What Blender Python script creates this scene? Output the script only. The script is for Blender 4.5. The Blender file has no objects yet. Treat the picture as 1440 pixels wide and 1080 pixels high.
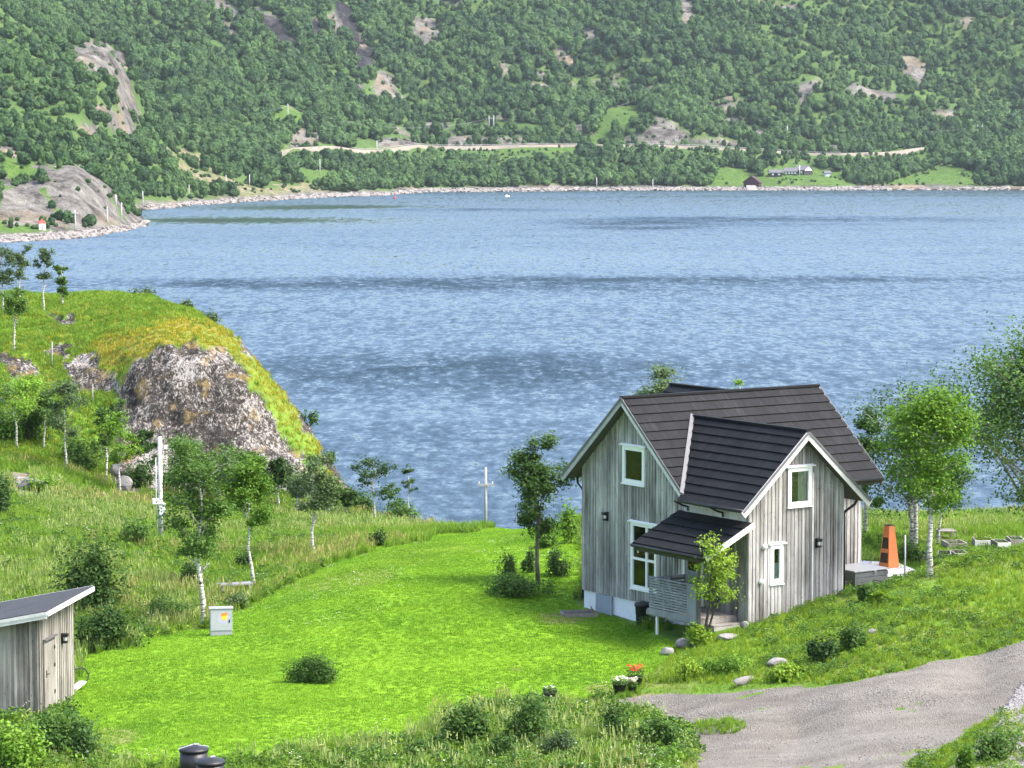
import bpy, bmesh, math, random
import numpy as np
from mathutils import Vector, Matrix
R = math.radians
SC = bpy.context.scene
COL = SC.collection
rng = np.random.default_rng(11)
random.seed(5)

# ------------------------------------------------------------------ camera
F, V0, CH = 4000.0, 200.0, 27.0
PIT = math.atan((540 - V0) / F)
cam_d = bpy.data.cameras.new('camera'); cam_d.sensor_width = 36; cam_d.lens = 36 * F / 1440
cam_d.clip_start = 1; cam_d.clip_end = 9000
cam = bpy.data.objects.new('camera', cam_d); COL.objects.link(cam)
cam.location = (0, 0, CH); cam.rotation_euler = (math.pi / 2 - PIT, 0, 0)
SC.camera = cam
cP, sP = math.cos(PIT), math.sin(PIT)

def ray(u, v):
    t = (540 - v) / F
    return np.array([(u - 720) / F, cP + t * sP, -sP + t * cP])
def at(u, v, D):
    d = ray(u, v); return np.array([0, 0, CH]) + d * (D / d[1])
def proj(x, y, z):
    z = z - CH
    d = y * cP - z * sP; up = z * cP + y * sP
    return 720 + F * x / d, 540 - F * up / d

# ------------------------------------------------------------------ noise (numpy lattice)
def _hash(ix, iy, s):
    n = (ix.astype(np.int64) * 374761393 + iy.astype(np.int64) * 668265263 + s * 1442695041) & 0x7fffffff
    n = ((n ^ (n >> 13)) * 1274126177) & 0x7fffffff
    return ((n ^ (n >> 16)) & 0xffff) / 65535.0
def vn(x, y, s=0):
    x = np.asarray(x, float); y = np.asarray(y, float)
    ix, iy = np.floor(x), np.floor(y); fx, fy = x - ix, y - iy
    fx = fx * fx * (3 - 2 * fx); fy = fy * fy * (3 - 2 * fy)
    a, b = _hash(ix, iy, s), _hash(ix + 1, iy, s); c, d = _hash(ix, iy + 1, s), _hash(ix + 1, iy + 1, s)
    return (a * (1 - fx) + b * fx) * (1 - fy) + (c * (1 - fx) + d * fx) * fy
def fbm(x, y, s=0, o=4):
    t, a = 0.0, 0.5
    for k in range(o):
        t = t + a * (vn(x, y, s + k * 17) - .5) * 2; x = x * 2.03 + 3.1; y = y * 2.03 + 1.7; a *= .5
    return t
def sstep(a, b, x):
    t = np.clip((np.asarray(x, float) - a) / (b - a), 0, 1); return t * t * (3 - 2 * t)
def inpoly(u, v, poly):
    u = np.asarray(u); v = np.asarray(v); r = np.zeros(u.shape, bool); n = len(poly)
    for i in range(n):
        x0, y0 = poly[i]; x1, y1 = poly[(i + 1) % n]
        if y0 == y1: continue
        c = ((y0 > v) != (y1 > v)) & (u < (x1 - x0) * (v - y0) / (y1 - y0) + x0); r ^= c
    return r

# ------------------------------------------------------------------ materials
def newmat(name):
    m = bpy.data.materials.new(name); m.use_nodes = True
    nt = m.node_tree; b = nt.nodes['Principled BSDF']
    return m, nt, b
class NB:
    """small node-builder"""
    def __init__(s, nt): s.nt = nt; s.N = nt.nodes; s.L = nt.links
    def n(s, t, **k):
        x = s.N.new(t)
        for a, v in k.items():
            setattr(x, a, v)
        return x
    def set(s, sock, v):
        if isinstance(v, bpy.types.NodeSocket): s.L.new(v, sock)
        else:
            if sock.type == 'RGBA' and len(v) == 3: v = (*v, 1)
            sock.default_value = v
    def coord(s, kind='Object', scale=(1, 1, 1)):
        if kind == 'World': o = s.n('ShaderNodeNewGeometry').outputs['Position']
        else: o = s.n('ShaderNodeTexCoord').outputs[kind]
        m = s.n('ShaderNodeMapping'); s.L.new(o, m.inputs[0]); m.inputs['Scale'].default_value = scale
        return m.outputs[0]
    def noise(s, co, scale, detail=4, rough=.55, dist=0):
        x = s.n('ShaderNodeTexNoise'); s.L.new(co, x.inputs['Vector'])
        x.inputs['Scale'].default_value = scale; x.inputs['Detail'].default_value = detail
        x.inputs['Roughness'].default_value = rough; x.inputs['Distortion'].default_value = dist
        return x.outputs['Fac']
    def voro(s, co, scale, feat='F1', out='Distance'):
        x = s.n('ShaderNodeTexVoronoi', feature=feat); s.L.new(co, x.inputs['Vector']); x.inputs['Scale'].default_value = scale
        return x.outputs[out]
    def ramp(s, fac, stops, interp='LINEAR'):
        x = s.n('ShaderNodeValToRGB'); x.color_ramp.interpolation = interp
        e = x.color_ramp.elements
        while len(e) < len(stops): e.new(.5)
        for i, (p, c) in enumerate(stops):
            e[i].position = p
            if not hasattr(c, '__len__'): c = (c, c, c)
            e[i].color = (*c, 1)
        s.set(x.inputs[0], fac); return x.outputs[0]
    def mix(s, fac, a, b, mode='MIX'):
        x = s.n('ShaderNodeMix', data_type='RGBA', blend_type=mode)
        s.set(x.inputs[0], fac); s.set(x.inputs[6], a); s.set(x.inputs[7], b); return x.outputs[2]
    def math(s, op, a, b=0., c=0., clamp=False):
        x = s.n('ShaderNodeMath', operation=op, use_clamp=clamp)
        s.set(x.inputs[0], a); s.set(x.inputs[1], b); s.set(x.inputs[2], c); return x.outputs[0]
    def attr(s, name, out='Fac'):
        x = s.n('ShaderNodeAttribute', attribute_name=name); return x.outputs[out]
    def bump(s, h, strength=.5, dist=.05, normal=None):
        x = s.n('ShaderNodeBump'); s.set(x.inputs['Height'], h); x.inputs['Strength'].default_value = strength
        x.inputs['Distance'].default_value = dist
        if normal is not None: s.L.new(normal, x.inputs['Normal'])
        return x.outputs[0]

def simple(name, col, rough=.6, var=.12, nscale=6., metal=0., bump=.15, bd=.01, spec=.4):
    """plain painted / metal / wood material with slight uneven tone and roughness"""
    m, nt, b = newmat(name); k = NB(nt); co = k.coord('Object')
    f = k.noise(co, nscale, 5, .6)
    c = k.ramp(f, [(.25, tuple(x * (1 - var) for x in col)), (.75, tuple(min(1, x * (1 + var)) for x in col))])
    k.set(b.inputs['Base Color'], c)
    k.set(b.inputs['Roughness'], k.ramp(f, [(.2, max(0, rough - .1)), (.8, min(1, rough + .1))]))
    b.inputs['Metallic'].default_value = metal; b.inputs['Specular IOR Level'].default_value = spec
    k.set(b.inputs['Normal'], k.bump(k.noise(co, nscale * 6, 3), bump, bd))
    return m

def leafmat(name, dark, light, trans=.35, patch=.45, ps=.9):
    m, nt, b = newmat(name); k = NB(nt)
    g = k.n('ShaderNodeNewGeometry').outputs['Random Per Island']
    f2 = k.noise(k.coord('World'), ps, 3)
    oi = k.n('ShaderNodeObjectInfo').outputs['Random']
    f = k.math('ADD', k.math('MULTIPLY', g, .5), k.math('ADD', k.math('MULTIPLY', k.math('SUBTRACT', f2, .5), patch * 2), k.math('MULTIPLY', oi, .5)), clamp=True)
    c = k.ramp(f, [(.05, dark), (.55, tuple((a + b_) / 2 for a, b_ in zip(dark, light))), (.95, light)])
    k.set(b.inputs['Base Color'], c); b.inputs['Roughness'].default_value = .62; b.inputs['Specular IOR Level'].default_value = .22
    t = k.n('ShaderNodeBsdfTranslucent')
    k.set(t.inputs[0], k.mix(.5, c, k.mix(1., c, (1.5, 1.35, .5), 'MULTIPLY')))
    ms = k.n('ShaderNodeMixShader'); ms.inputs[0].default_value = trans
    k.L.new(b.outputs[0], ms.inputs[1]); k.L.new(t.outputs[0], ms.inputs[2])
    k.L.new(ms.outputs[0], nt.nodes['Material Output'].inputs[0])
    return m

M = {}
M['leaf_bright'] = leafmat('leaf_bright', (.06, .14, .014), (.2, .36, .035))
M['leaf_mid'] = leafmat('leaf_mid', (.035, .09, .016), (.12, .22, .04))
M['leaf_dark'] = leafmat('leaf_dark', (.018, .055, .012), (.075, .145, .03))
M['leaf_grey'] = leafmat('leaf_grey', (.045, .085, .035), (.15, .22, .085))
M['leaf_lime'] = leafmat('leaf_lime', (.1, .19, .015), (.28, .42, .04))
M['grass_lawn'] = leafmat('grass_lawn', (.08, .205, .011), (.225, .385, .024), .4, .7, .33)
M['grass_meadow'] = leafmat('grass_meadow', (.075, .175, .014), (.25, .385, .045), .4)
M['grass_straw'] = leafmat('grass_straw', (.2, .2, .06), (.43, .4, .16), .35)
M['grass_pale'] = leafmat('grass_pale', (.17, .25, .06), (.36, .42, .15), .35)
M['far_leaf'] = leafmat('far_leaf', (.014, .048, .018), (.1, .19, .052), .22, .7, .028)
M['petal_white'] = leafmat('petal_white', (.5, .5, .42), (.8, .8, .74), .3)
M['grass_moss'] = leafmat('grass_moss', (.2, .22, .014), (.46, .39, .04), .35)
M['grass_lime'] = leafmat('grass_lime', (.12, .225, .012), (.34, .44, .04), .4)
M['petal_red'] = leafmat('petal_red', (.4, .02, .015), (.7, .08, .04), .2)

def mk_bark(name, birch=True):
    m, nt, b = newmat(name); k = NB(nt)
    if birch:
        co = k.coord('Object', (3, 3, 14)); f = k.noise(co, 1.6, 4, .65)
        f2 = k.noise(k.coord('Object'), 5, 3)
        c = k.ramp(f, [(.38, (.03, .028, .025)), (.46, (.3, .28, .25)), (.55, (.66, .63, .58)), (.8, (.8, .78, .74))])
        c = k.mix(k.ramp(f2, [(.5, 0.), (.75, .6)]), c, (.2, .18, .15))
    else:
        co = k.coord('Object', (6, 6, 1.5)); f = k.noise(co, 3, 5, .65)
        c = k.ramp(f, [(.3, (.035, .028, .022)), (.7, (.16, .14, .115))])
    k.set(b.inputs['Base Color'], c); b.inputs['Roughness'].default_value = .85
    k.set(b.inputs['Normal'], k.bump(f, .6, .02))
    return m
M['bark_birch'] = mk_bark('bark_birch'); M['bark_dark'] = mk_bark('bark_dark', False)
M['twig'] = simple('twig', (.07, .055, .045), .8)
M['twig_pale'] = simple('twig_pale', (.3, .27, .23), .8)

def mk_boards(name, lo, mid, hi, knots=True):
    """weathered vertical boards: each board has its own tint attribute, grain runs along local Z"""
    m, nt, b = newmat(name); k = NB(nt)
    tint = k.attr('tint'); 
    g1 = k.noise(k.coord('Object', (26, 26, .9)), 1, 5, .7); g2 = k.noise(k.coord('Object', (1.3, 1.3, .5)), 1, 4, .6)
    g3 = k.noise(k.coord('Object', (70, 70, 2.5)), 1, 3, .7)
    f = k.math('ADD', k.math('MULTIPLY', tint, .5), k.math('ADD', k.math('MULTIPLY', k.math('SUBTRACT', g1, .5), .9), k.math('ADD', k.math('MULTIPLY', k.math('SUBTRACT', g2, .5), 1.35), .25)), clamp=True)
    c = k.ramp(f, [(.08, lo), (.5, mid), (.92, hi)])
    c = k.mix(k.ramp(g3, [(.56, 0.), (.72, .55)]), c, tuple(x * .45 for x in lo))
    if knots:
        kn = k.voro(k.coord('Object', (7, 7, 3.2)), 1)
        c = k.mix(k.ramp(kn, [(.05, .75), (.13, 0.)]), c, tuple(x * .4 for x in lo))
    k.set(b.inputs['Base Color'], c); b.inputs['Roughness'].default_value = .8; b.inputs['Specular IOR Level'].default_value = .25
    k.set(b.inputs['Normal'], k.bump(k.math('ADD', g1, g3), .5, .012))
    return m
M['siding'] = mk_boards('weathered_siding', (.075, .068, .062), (.285, .273, .258), (.56, .545, .525))
M['siding_pale'] = mk_boards('weathered_pale', (.07, .062, .052), (.225, .208, .183), (.39, .37, .33))
M['rail_wood'] = mk_boards('rail_wood', (.13, .135, .145), (.23, .24, .26), (.33, .34, .36), False)
M['deck_wood'] = mk_boards('deck_wood', (.12, .105, .09), (.24, .22, .2), (.34, .32, .3), False)
M['white'] = simple('white_paint', (.8, .8, .79), .45, .05, 5)
M['trim'] = simple('weathered_white_trim', (.6, .59, .58), .55, .16, 4)
M['trim_grey'] = simple('grey_trim', (.36, .36, .37), .6, .2, 4)
M['black'] = simple('black_metal', (.012, .012, .013), .38, .2)
M['dark_plastic'] = simple('dark_plastic', (.02, .02, .022), .42, .25, 8)
M['grey_metal'] = simple('grey_metal', (.3, .315, .34), .45, .1, 5, .0)
M['flash'] = simple('flashing', (.13, .13, .135), .55, .25, 4, .1)
M['soffit'] = simple('dark_soffit', (.1, .095, .09), .8)
M['plinth'] = simple('plinth_render', (.74, .76, .79), .8, .08, 3)
M['hatch'] = simple('hatch_blue_grey', (.27, .31, .36), .6, .12, 4)
M['interior'] = simple('interior_dark', (.035, .034, .033), .9)
M['curtain'] = simple('curtain_cloth', (.7, .71, .67), .9, .12, 9)
M['blind'] = simple('window_blind', (.5, .57, .53), .8, .06, 5)
M['stone'] = simple('grey_stone', (.26, .245, .235), .85, .4, 5, bump=.8, bd=.05)
M['stone_white'] = simple('pale_stone', (.29, .28, .265), .85, .25, 5, bump=.7, bd=.05)
M['shore_stone'] = simple('shore_stone', (.24, .22, .205), .9, .4, .4, bump=.8, bd=.5)
M['pole'] = simple('pole_wood', (.3, .295, .29), .8, .25, 8)
M['pole_pale'] = simple('pole_pale', (.47, .47, .465), .7, .12, 3)
M['concrete'] = simple('concrete', (.52, .5, .475), .9, .18, 2.5)
M['red'] = simple('red_paint', (.5, .05, .035), .6); M['boathouse'] = simple('boathouse_red', (.055, .018, .028), .8)
M['cabin'] = simple('cabin_dark', (.03, .028, .03), .8); M['cabin_roof'] = simple('cabin_roof', (.11, .11, .12), .8)
M['soil'] = simple('soil', (.035, .026, .02), .95, .4, 9, bump=.8)
M['rust'] = simple('corten_rust', (.52, .165, .055), .7, .16, 2.2)
M['strap'] = simple('strap', (.35, .34, .36), .6)
M['yellow'] = simple('yellow_sticker', (.8, .5, .05), .5, .05); M['orange'] = simple('orange_sticker', (.75, .22, .03), .5, .05)

def mk_glass():
    m, nt, b = newmat('window_glass'); k = NB(nt)
    t = k.n('ShaderNodeBsdfTransparent'); t.inputs[0].default_value = (.8, .84, .82, 1)
    g = k.n('ShaderNodeBsdfGlossy'); g.inputs['Roughness'].default_value = .015
    k.set(g.inputs['Normal'], k.bump(k.noise(k.coord('Object'), 1.4, 2), .12, .03))
    fr = k.n('ShaderNodeFresnel'); fr.inputs[0].default_value = 1.45
    ms = k.n('ShaderNodeMixShader'); k.L.new(k.math('ADD', fr.outputs[0], .015), ms.inputs[0]); k.L.new(t.outputs[0], ms.inputs[1]); k.L.new(g.outputs[0], ms.inputs[2])
    k.L.new(ms.outputs[0], nt.nodes['Material Output'].inputs[0]); return m
M['glass'] = mk_glass()

def mk_roof():
    m, nt, b = newmat('roof_shingle'); k = NB(nt)
    s = k.noise(k.attr('grain', 'Vector'), 1, 3, .75); g = k.noise(k.coord('Object'), 140, 2)
    w = k.noise(k.coord('Object'), .9, 4)
    f = k.math('ADD', k.math('MULTIPLY', s, .75), k.math('ADD', k.math('MULTIPLY', g, .2), k.math('MULTIPLY', k.math('SUBTRACT', w, .5), .35)))
    c = k.ramp(f, [(.3, (.0045, .0048, .0056)), (.5, (.0105, .0108, .0122)), (.62, (.02, .0203, .022)), (.76, (.062, .063, .065))])
    k.set(b.inputs['Base Color'], c); b.inputs['Roughness'].default_value = .7; b.inputs['Specular IOR Level'].default_value = .22
    k.set(b.inputs['Normal'], k.bump(k.math('ADD', s, g), .5, .012))
    return m
M['roof'] = mk_roof()
def mk_felt():
    m, nt, b = newmat('shed_felt'); k = NB(nt)
    g = k.noise(k.coord('Object'), 160, 2); w = k.noise(k.coord('Object', (.8, .8, 4)), 1.2, 4)
    c = k.ramp(k.math('ADD', k.math('MULTIPLY', g, .5), k.math('MULTIPLY', w, .5)), [(.3, (.016, .017, .02)), (.7, (.05, .052, .06))])
    k.set(b.inputs['Base Color'], c); b.inputs['Roughness'].default_value = .85; k.set(b.inputs['Normal'], k.bump(g, .4, .01)); return m
M['felt'] = mk_felt()

# ------------------------------------------------------------------ mesh helpers
def mesh_arrays(name, V, Fq, mats, smooth=False, attrs=None, mi=None):
    """V (n,3), Fq (m,k) faces of equal size"""
    V = np.asarray(V, np.float32); Fq = np.asarray(Fq, np.int32); k = Fq.shape[1]
    me = bpy.data.meshes.new(name); me.vertices.add(len(V)); me.vertices.foreach_set('co', V.ravel())
    me.loops.add(Fq.size); me.loops.foreach_set('vertex_index', Fq.ravel())
    me.polygons.add(len(Fq)); me.polygons.foreach_set('loop_start', np.arange(len(Fq), dtype=np.int32) * k)
    for m in (mats if isinstance(mats, (list, tuple)) else [mats]): me.materials.append(m)
    if smooth: me.polygons.foreach_set('use_smooth', np.ones(len(Fq), bool))
    if mi is not None: me.polygons.foreach_set('material_index', np.asarray(mi, np.int32))
    for a, (dom, arr) in (attrs or {}).items():
        at_ = me.attributes.new(a, 'FLOAT', dom); at_.data.foreach_set('value', np.asarray(arr, np.float32))
    me.update(calc_edges=True); me.validate(); return me

class MB:
    def __init__(s): s.v = []; s.f = []; s.t = []; s.tint = .5; s.g = {}; s.sm = []
    def add(s, vs, fs, smooth=False):
        o = len(s.v); s.v += [tuple(map(float, p)) for p in vs]
        for f in fs: s.f.append([i + o for i in f]); s.t.append(s.tint); s.sm.append(smooth)
    def box(s, x0, y0, z0, x1, y1, z1):
        s.add([(x0, y0, z0), (x1, y0, z0), (x1, y1, z0), (x0, y1, z0), (x0, y0, z1), (x1, y0, z1), (x1, y1, z1), (x0, y1, z1)],
              [(3, 2, 1, 0), (4, 5, 6, 7), (0, 1, 5, 4), (1, 2, 6, 5), (2, 3, 7, 6), (3, 0, 4, 7)])
    def hexa(s, b4, t4):
        s.add(list(b4) + list(t4), [(3, 2, 1, 0), (4, 5, 6, 7), (0, 1, 5, 4), (1, 2, 6, 5), (2, 3, 7, 6), (3, 0, 4, 7)])
    def bar(s, p, q, w, h, up=(0, 0, 1)):
        p = np.array(p, float); q = np.array(q, float); d = q - p; d /= np.linalg.norm(d)
        x = np.cross(d, np.array(up, float)); x /= np.linalg.norm(x); y = np.cross(x, d)
        c = [(-w / 2, -h / 2), (w / 2, -h / 2), (w / 2, h / 2), (-w / 2, h / 2)]
        s.hexa([p + x * a + y * b for a, b in c], [q + x * a + y * b for a, b in c])
    def tube(s, pts, rad, n=8, cap=True, smooth=True):
        pts = [np.array(p, float) for p in pts]
        if not hasattr(rad, '__len__'): rad = [rad] * len(pts)
        vs = []; fs = []; up = np.array([.3, .2, 1.])
        for i, p in enumerate(pts):
            d = pts[min(i + 1, len(pts) - 1)] - pts[max(i - 1, 0)]; d = d / (np.linalg.norm(d) + 1e-9)
            x = np.cross(d, up)
            if np.linalg.norm(x) < 1e-3: x = np.cross(d, (1, 0, 0))
            x /= np.linalg.norm(x); y = np.cross(d, x)
            for j in range(n):
                a = 2 * math.pi * j / n; vs.append(p + (x * math.cos(a) + y * math.sin(a)) * rad[i])
        for i in range(len(pts) - 1):
            for j in range(n):
                k = (j + 1) % n; fs.append((i * n + j, i * n + k, i * n + n + k, i * n + n + j))
        if cap: fs.append(tuple(range(n))[::-1]); fs.append(tuple((len(pts) - 1) * n + j for j in range(n)))
        s.add(vs, fs, smooth)
    def lathe(s, prof, n=20, c=(0, 0, 0), smooth=True):
        vs = []; fs = []
        for r, z in prof:
            for j in range(n):
                a = 2 * math.pi * j / n; vs.append((c[0] + r * math.cos(a), c[1] + r * math.sin(a), c[2] + z))
        for i in range(len(prof) - 1):
            for j in range(n):
                k = (j + 1) % n; fs.append((i * n + j, i * n + k, i * n + n + k, i * n + n + j))
        fs.append(tuple(range(n))[::-1]); fs.append(tuple((len(prof) - 1) * n + j for j in range(n)))
        s.add(vs, fs, smooth)
    def prism(s, poly, off):
        """polygon (3d points) extruded by vector off"""
        n = len(poly); off = np.array(off, float)
        s.add([np.array(p, float) for p in poly] + [np.array(p, float) + off for p in poly],
              [tuple(range(n))[::-1], tuple(range(n, 2 * n))] + [(i, (i + 1) % n, n + (i + 1) % n, n + i) for i in range(n)])
    def build(s, name, mat, parent=None, bevel=0, loc=None):
        me = bpy.data.meshes.new(name); me.from_pydata(s.v, [], s.f); me.materials.append(mat)
        me.polygons.foreach_set('use_smooth', np.array(s.sm, bool))
        a = me.attributes.new('tint', 'FLOAT', 'FACE'); a.data.foreach_set('value', np.array(s.t, np.float32))
        if s.g:
            a = me.attributes.new('grain', 'FLOAT_VECTOR', 'POINT'); g = np.zeros((len(s.v), 3), np.float32)
            for i, c in s.g.items(): g[i] = c
            a.data.foreach_set('vector', g.ravel())
        bm = bmesh.new(); bm.from_mesh(me); bmesh.ops.recalc_face_normals(bm, faces=bm.faces); bm.to_mesh(me); bm.free()
        o = bpy.data.objects.new(name, me); COL.objects.link(o)
        if parent: o.parent = parent
        if loc is not None: o.location = loc
        if bevel:
            b = o.modifiers.new('bevel', 'BEVEL'); b.width = bevel; b.segments = 2; b.limit_method = 'ANGLE'
        return o

def tag(o, label, cat, group=None, kind=None):
    if label: o['label'] = label
    if cat: o['category'] = cat
    if group: o['group'] = group
    if kind: o['kind'] = kind
    return o
def thing(name, label, cat, loc=(0, 0, 0), rz=0, group=None):
    o = bpy.data.objects.new(name, None); COL.objects.link(o); o.empty_display_size = .2
    o.location = [float(x) for x in loc]; o.rotation_euler = (0, 0, rz); return tag(o, label, cat, group)
def link_mesh(name, me, parent=None, loc=None, rz=0):
    o = bpy.data.objects.new(name, me); COL.objects.link(o)
    if parent: o.parent = parent
    if loc is not None: o.location = [float(x) for x in loc]
    o.rotation_euler = (0, 0, rz); return o
def struct(o): o['kind'] = 'structure'; return o

# ------------------------------------------------------------------ terrain tables  (w = x/y columns, ground profile by distance)
def Z(D, z): return (D, None, z)
def vz(p):
    if len(p) == 3: return p[2]
    d = ray(720, p[1]); return CH + p[0] * d[2] / d[1]
NEAR = {
 -2600: [Z(40,13),Z(60,13),Z(80,13),Z(110,14),Z(150,18),Z(180,14),Z(215,4),Z(240,-4)],
 -500: [Z(40,13),Z(60,12.5),Z(78,12),Z(110,11.2),Z(140,11),Z(155,14),Z(175,17.5),Z(190,14),Z(215,4),Z(240,-4)],
 0: [Z(40,12.4),(68,1090),(78,1000),(95,868),(110,772),(125,710),(138,668),(148,610),(156,520),(162,480),(172,430),(178,417),Z(190,14),Z(215,2),Z(235,-4)],
 100: [Z(40,12.4),(68,1085),(78,1000),(95,880),(112,770),(128,715),(139,680),(147,640),(153,560),(159,500),(166,460),(176,424),(180,416),Z(190,14),Z(215,2),Z(235,-4)],
 150: [Z(40,12.4),(68,1082),(80,978),(95,870),(112,765),(128,715),(142,690),(148,655),(153,570),(157,500),(164,455),(175,416),(179,412),Z(187,15),Z(206,3),Z(228,-4)],
 180: [Z(40,12.4),(68,1082),(80,975),(95,870),(112,770),(128,717),(142,692),(148,655),(151,590),(155,496),(162,455),(174,414),(177,411),Z(185,15),Z(203,3),Z(225,-4)],
 220: [Z(40,12.3),(68,1080),(80,970),(93,885),(110,790),(128,725),(144,695),(148.5,650),(151,570),(154.5,480),(161,450),(170,416),(173,414),Z(180,15),Z(198,3),Z(215,-4)],
 280: [Z(40,12.3),(68,1080),(80,968),(93,883),(110,800),(128,735),(142,705),(147.5,670),(150,600),(153.5,490),(157.5,465),(164,440),(167,437),Z(173,14.5),Z(190,2),Z(205,-4)],
 340: [Z(40,12.2),(68,1080),(80,967),(93,880),(110,800),(128,738),(141,705),(146.5,675),(149,620),(153,520),(157,490),(161,477),Z(166,13.5),Z(182,2),Z(195,-4)],
 400: [Z(40,12.2),(68,1080),(80,966),(93,868),(110,795),(128,742),(140,710),(146.5,680),(149.5,640),(153.5,575),(157,547),Z(161,11.5),Z(175,2),Z(190,-4)],
 440: [Z(40,12.2),(68,1080),(80,966),(93,860),(110,790),(128,745),(140,715),(147,690),(150.5,650),(155,604),Z(158,9.5),Z(170,1.5),Z(185,-4)],
 485: [Z(40,12.2),(68,1080),(80,966),(95,840),(110,783),(128,745),(142,712),(149,690),(152,678),Z(156,6.5),Z(166,1),Z(180,-4)],
 520: [Z(40,12.2),(68,1080),(80,966),(95,832),(110,778),(128,746),(140,730),(146,723),Z(152,5.5),Z(162,1),Z(175,-4)],
 580: [Z(40,12.2),(68,1080),(80,966),(95,834),(110,775),(125,750),(135,742),(140,741),Z(150,4),Z(162,-2),Z(180,-5)],
 640: [Z(40,12.2),(68,1080),(80,966),(95,833),(110,772),(122,750),(130,745),Z(142,4.5),Z(160,-2)],
 700: [Z(40,12.2),(68,1078),(80,966),(95,835),(108,775),(118,751),(124,743),Z(136,5),Z(155,-2)],
 800: [Z(40,12.2),(68,1076),(80,965),(90,880),(93,858),(100,805),(110,757),(118,735),Z(130,6),Z(150,-2)],
 900: [Z(40,12.3),(68,1074),(80,962),(86,915),(88.4,894),(91,877),Z(100,11.7),Z(115,11.5),Z(122,11),Z(135,6),Z(155,-2)],
 930: [Z(40,12.3),(68,1072),(72,1037),(78,975),(83,930),(87.4,889),(88.6,884),Z(92,11.8),Z(115,11.6),Z(122,11),Z(135,6),Z(155,-2)],
 950: [Z(40,12.3),(68,1070),(72,1035),(78,974),(83,934),(87,898),Z(92,11.8),Z(115,11.6),Z(122,11),Z(135,6),Z(155,-2)],
 1000: [Z(40,12.3),(66,1085),(70,1050),(76.5,978),(80,945),(83,915),(85.5,893),Z(88,12),Z(95,12),Z(115,11.7),Z(122,11),Z(135,6),Z(155,-2)],
 1060: [Z(40,12.3),(65,1090),(70,1042),(75.5,974),(78,948),(82,913),(85.5,884),Z(87,12.3),Z(95,12.2),Z(115,11.8),Z(122,11),Z(135,6),Z(155,-2)],
 1120: [Z(40,12.3),(64,1098),(70,1040),(75,972),(78,938),(82,903),(86.8,862),Z(90,12.6),Z(97,12.5),Z(115,12),Z(122,11.2),Z(135,6),Z(155,-2)],
 1190: [Z(40,12.4),(64,1090),(70,1020),(74,964),(77,933),(81,893),(86,848),(89,835),Z(92,12.6),Z(97,12.5),Z(108,12.1),Z(120,11.3),Z(132,7),Z(155,-2)],
 1250: [Z(40,12.4),(64,1082),(69,1025),(74,954),(77,922),(81,878),(86,832),(88,823),Z(90.5,12.5),Z(97,12.4),Z(106,12.1),Z(116,11.5),Z(124,10.6),Z(134,6),Z(155,-2)],
 1310: [Z(40,12.5),(64,1080),(69,1020),(75,936),(78,910),(82,865),(88,805),(91,796),Z(95,12.5),Z(104,12.0),(112,745),(120,730),Z(132,7),Z(155,-2)],
 1380: [Z(40,12.6),(64,1070),(71,990),(76,928),(79,902),(83,853),(89,789),Z(93,13.3),Z(98,12.3),Z(104,12.0),(114,742),(122,724),Z(134,7),Z(155,-2)],
 1440: [Z(40,12.7),(64,1060),(70,990),(76,910),(79,883),(84,833),(90,782),Z(94,13.2),Z(98,12.4),Z(104,12.1),(115,738),(124,722),Z(136,7),Z(155,-2)],
 1900: [Z(40,13),Z(64,13.6),Z(76,14.2),Z(90,14.6),Z(104,13),Z(124,11),Z(136,7),Z(155,-2)],
 4200: [Z(40,15),Z(64,16),Z(90,16),Z(104,14),Z(124,11),Z(136,7),Z(155,-2)],
}
def pchip(xs, ys, x):
    xs = np.array(xs, float); ys = np.array(ys, float); h = np.diff(xs); d = np.diff(ys) / h
    m = np.zeros(len(xs)); m[0], m[-1] = d[0], d[-1]
    for i in range(1, len(xs) - 1):
        if d[i - 1] * d[i] > 0:
            w1, w2 = 2 * h[i] + h[i - 1], h[i] + 2 * h[i - 1]; m[i] = (w1 + w2) / (w1 / d[i - 1] + w2 / d[i])
    x = np.clip(x, xs[0], xs[-1]); i = np.clip(np.searchsorted(xs, x) - 1, 0, len(xs) - 2)
    t = (x - xs[i]) / h[i]
    return ys[i] * (2 * t**3 - 3 * t**2 + 1) + h[i] * m[i] * (t**3 - 2 * t**2 + t) + ys[i + 1] * (-2 * t**3 + 3 * t**2) + h[i] * m[i + 1] * (t**3 - t**2)
class Table:
    def __init__(s, cols, Ds, us, ksm):
        s.Ds, s.us = Ds, us
        ku = sorted(cols); T = []
        for u in ku:
            D = [p[0] for p in cols[u]]; z = [vz(p) for p in cols[u]]
            T.append(pchip(D, z, Ds))
        T = np.array(T); G = np.empty((len(us), len(Ds)))
        for j in range(len(Ds)): G[:, j] = np.interp(us, ku, T[:, j])
        if ksm > 1:
            k = np.hanning(ksm + 2)[1:-1]; k /= k.sum(); p = ksm // 2
            G = np.array([np.convolve(np.pad(G[:, j], p, mode='edge'), k, 'valid') for j in range(len(Ds))]).T
        s.G = G
    def __call__(s, u, D):
        fu = np.clip((u - s.us[0]) / (s.us[1] - s.us[0]), 0, len(s.us) - 1.001); fd = np.clip((D - s.Ds[0]) / (s.Ds[1] - s.Ds[0]), 0, len(s.Ds) - 1.001)
        i = fu.astype(int); j = fd.astype(int); a = fu - i; b = fd - j
        return (s.G[i, j] * (1 - a) + s.G[i + 1, j] * a) * (1 - b) + (s.G[i, j + 1] * (1 - a) + s.G[i + 1, j + 1] * a) * b
TN = Table(NEAR, np.arange(40, 242, .5), np.arange(-2600, 4204, 6.), 7)

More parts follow.
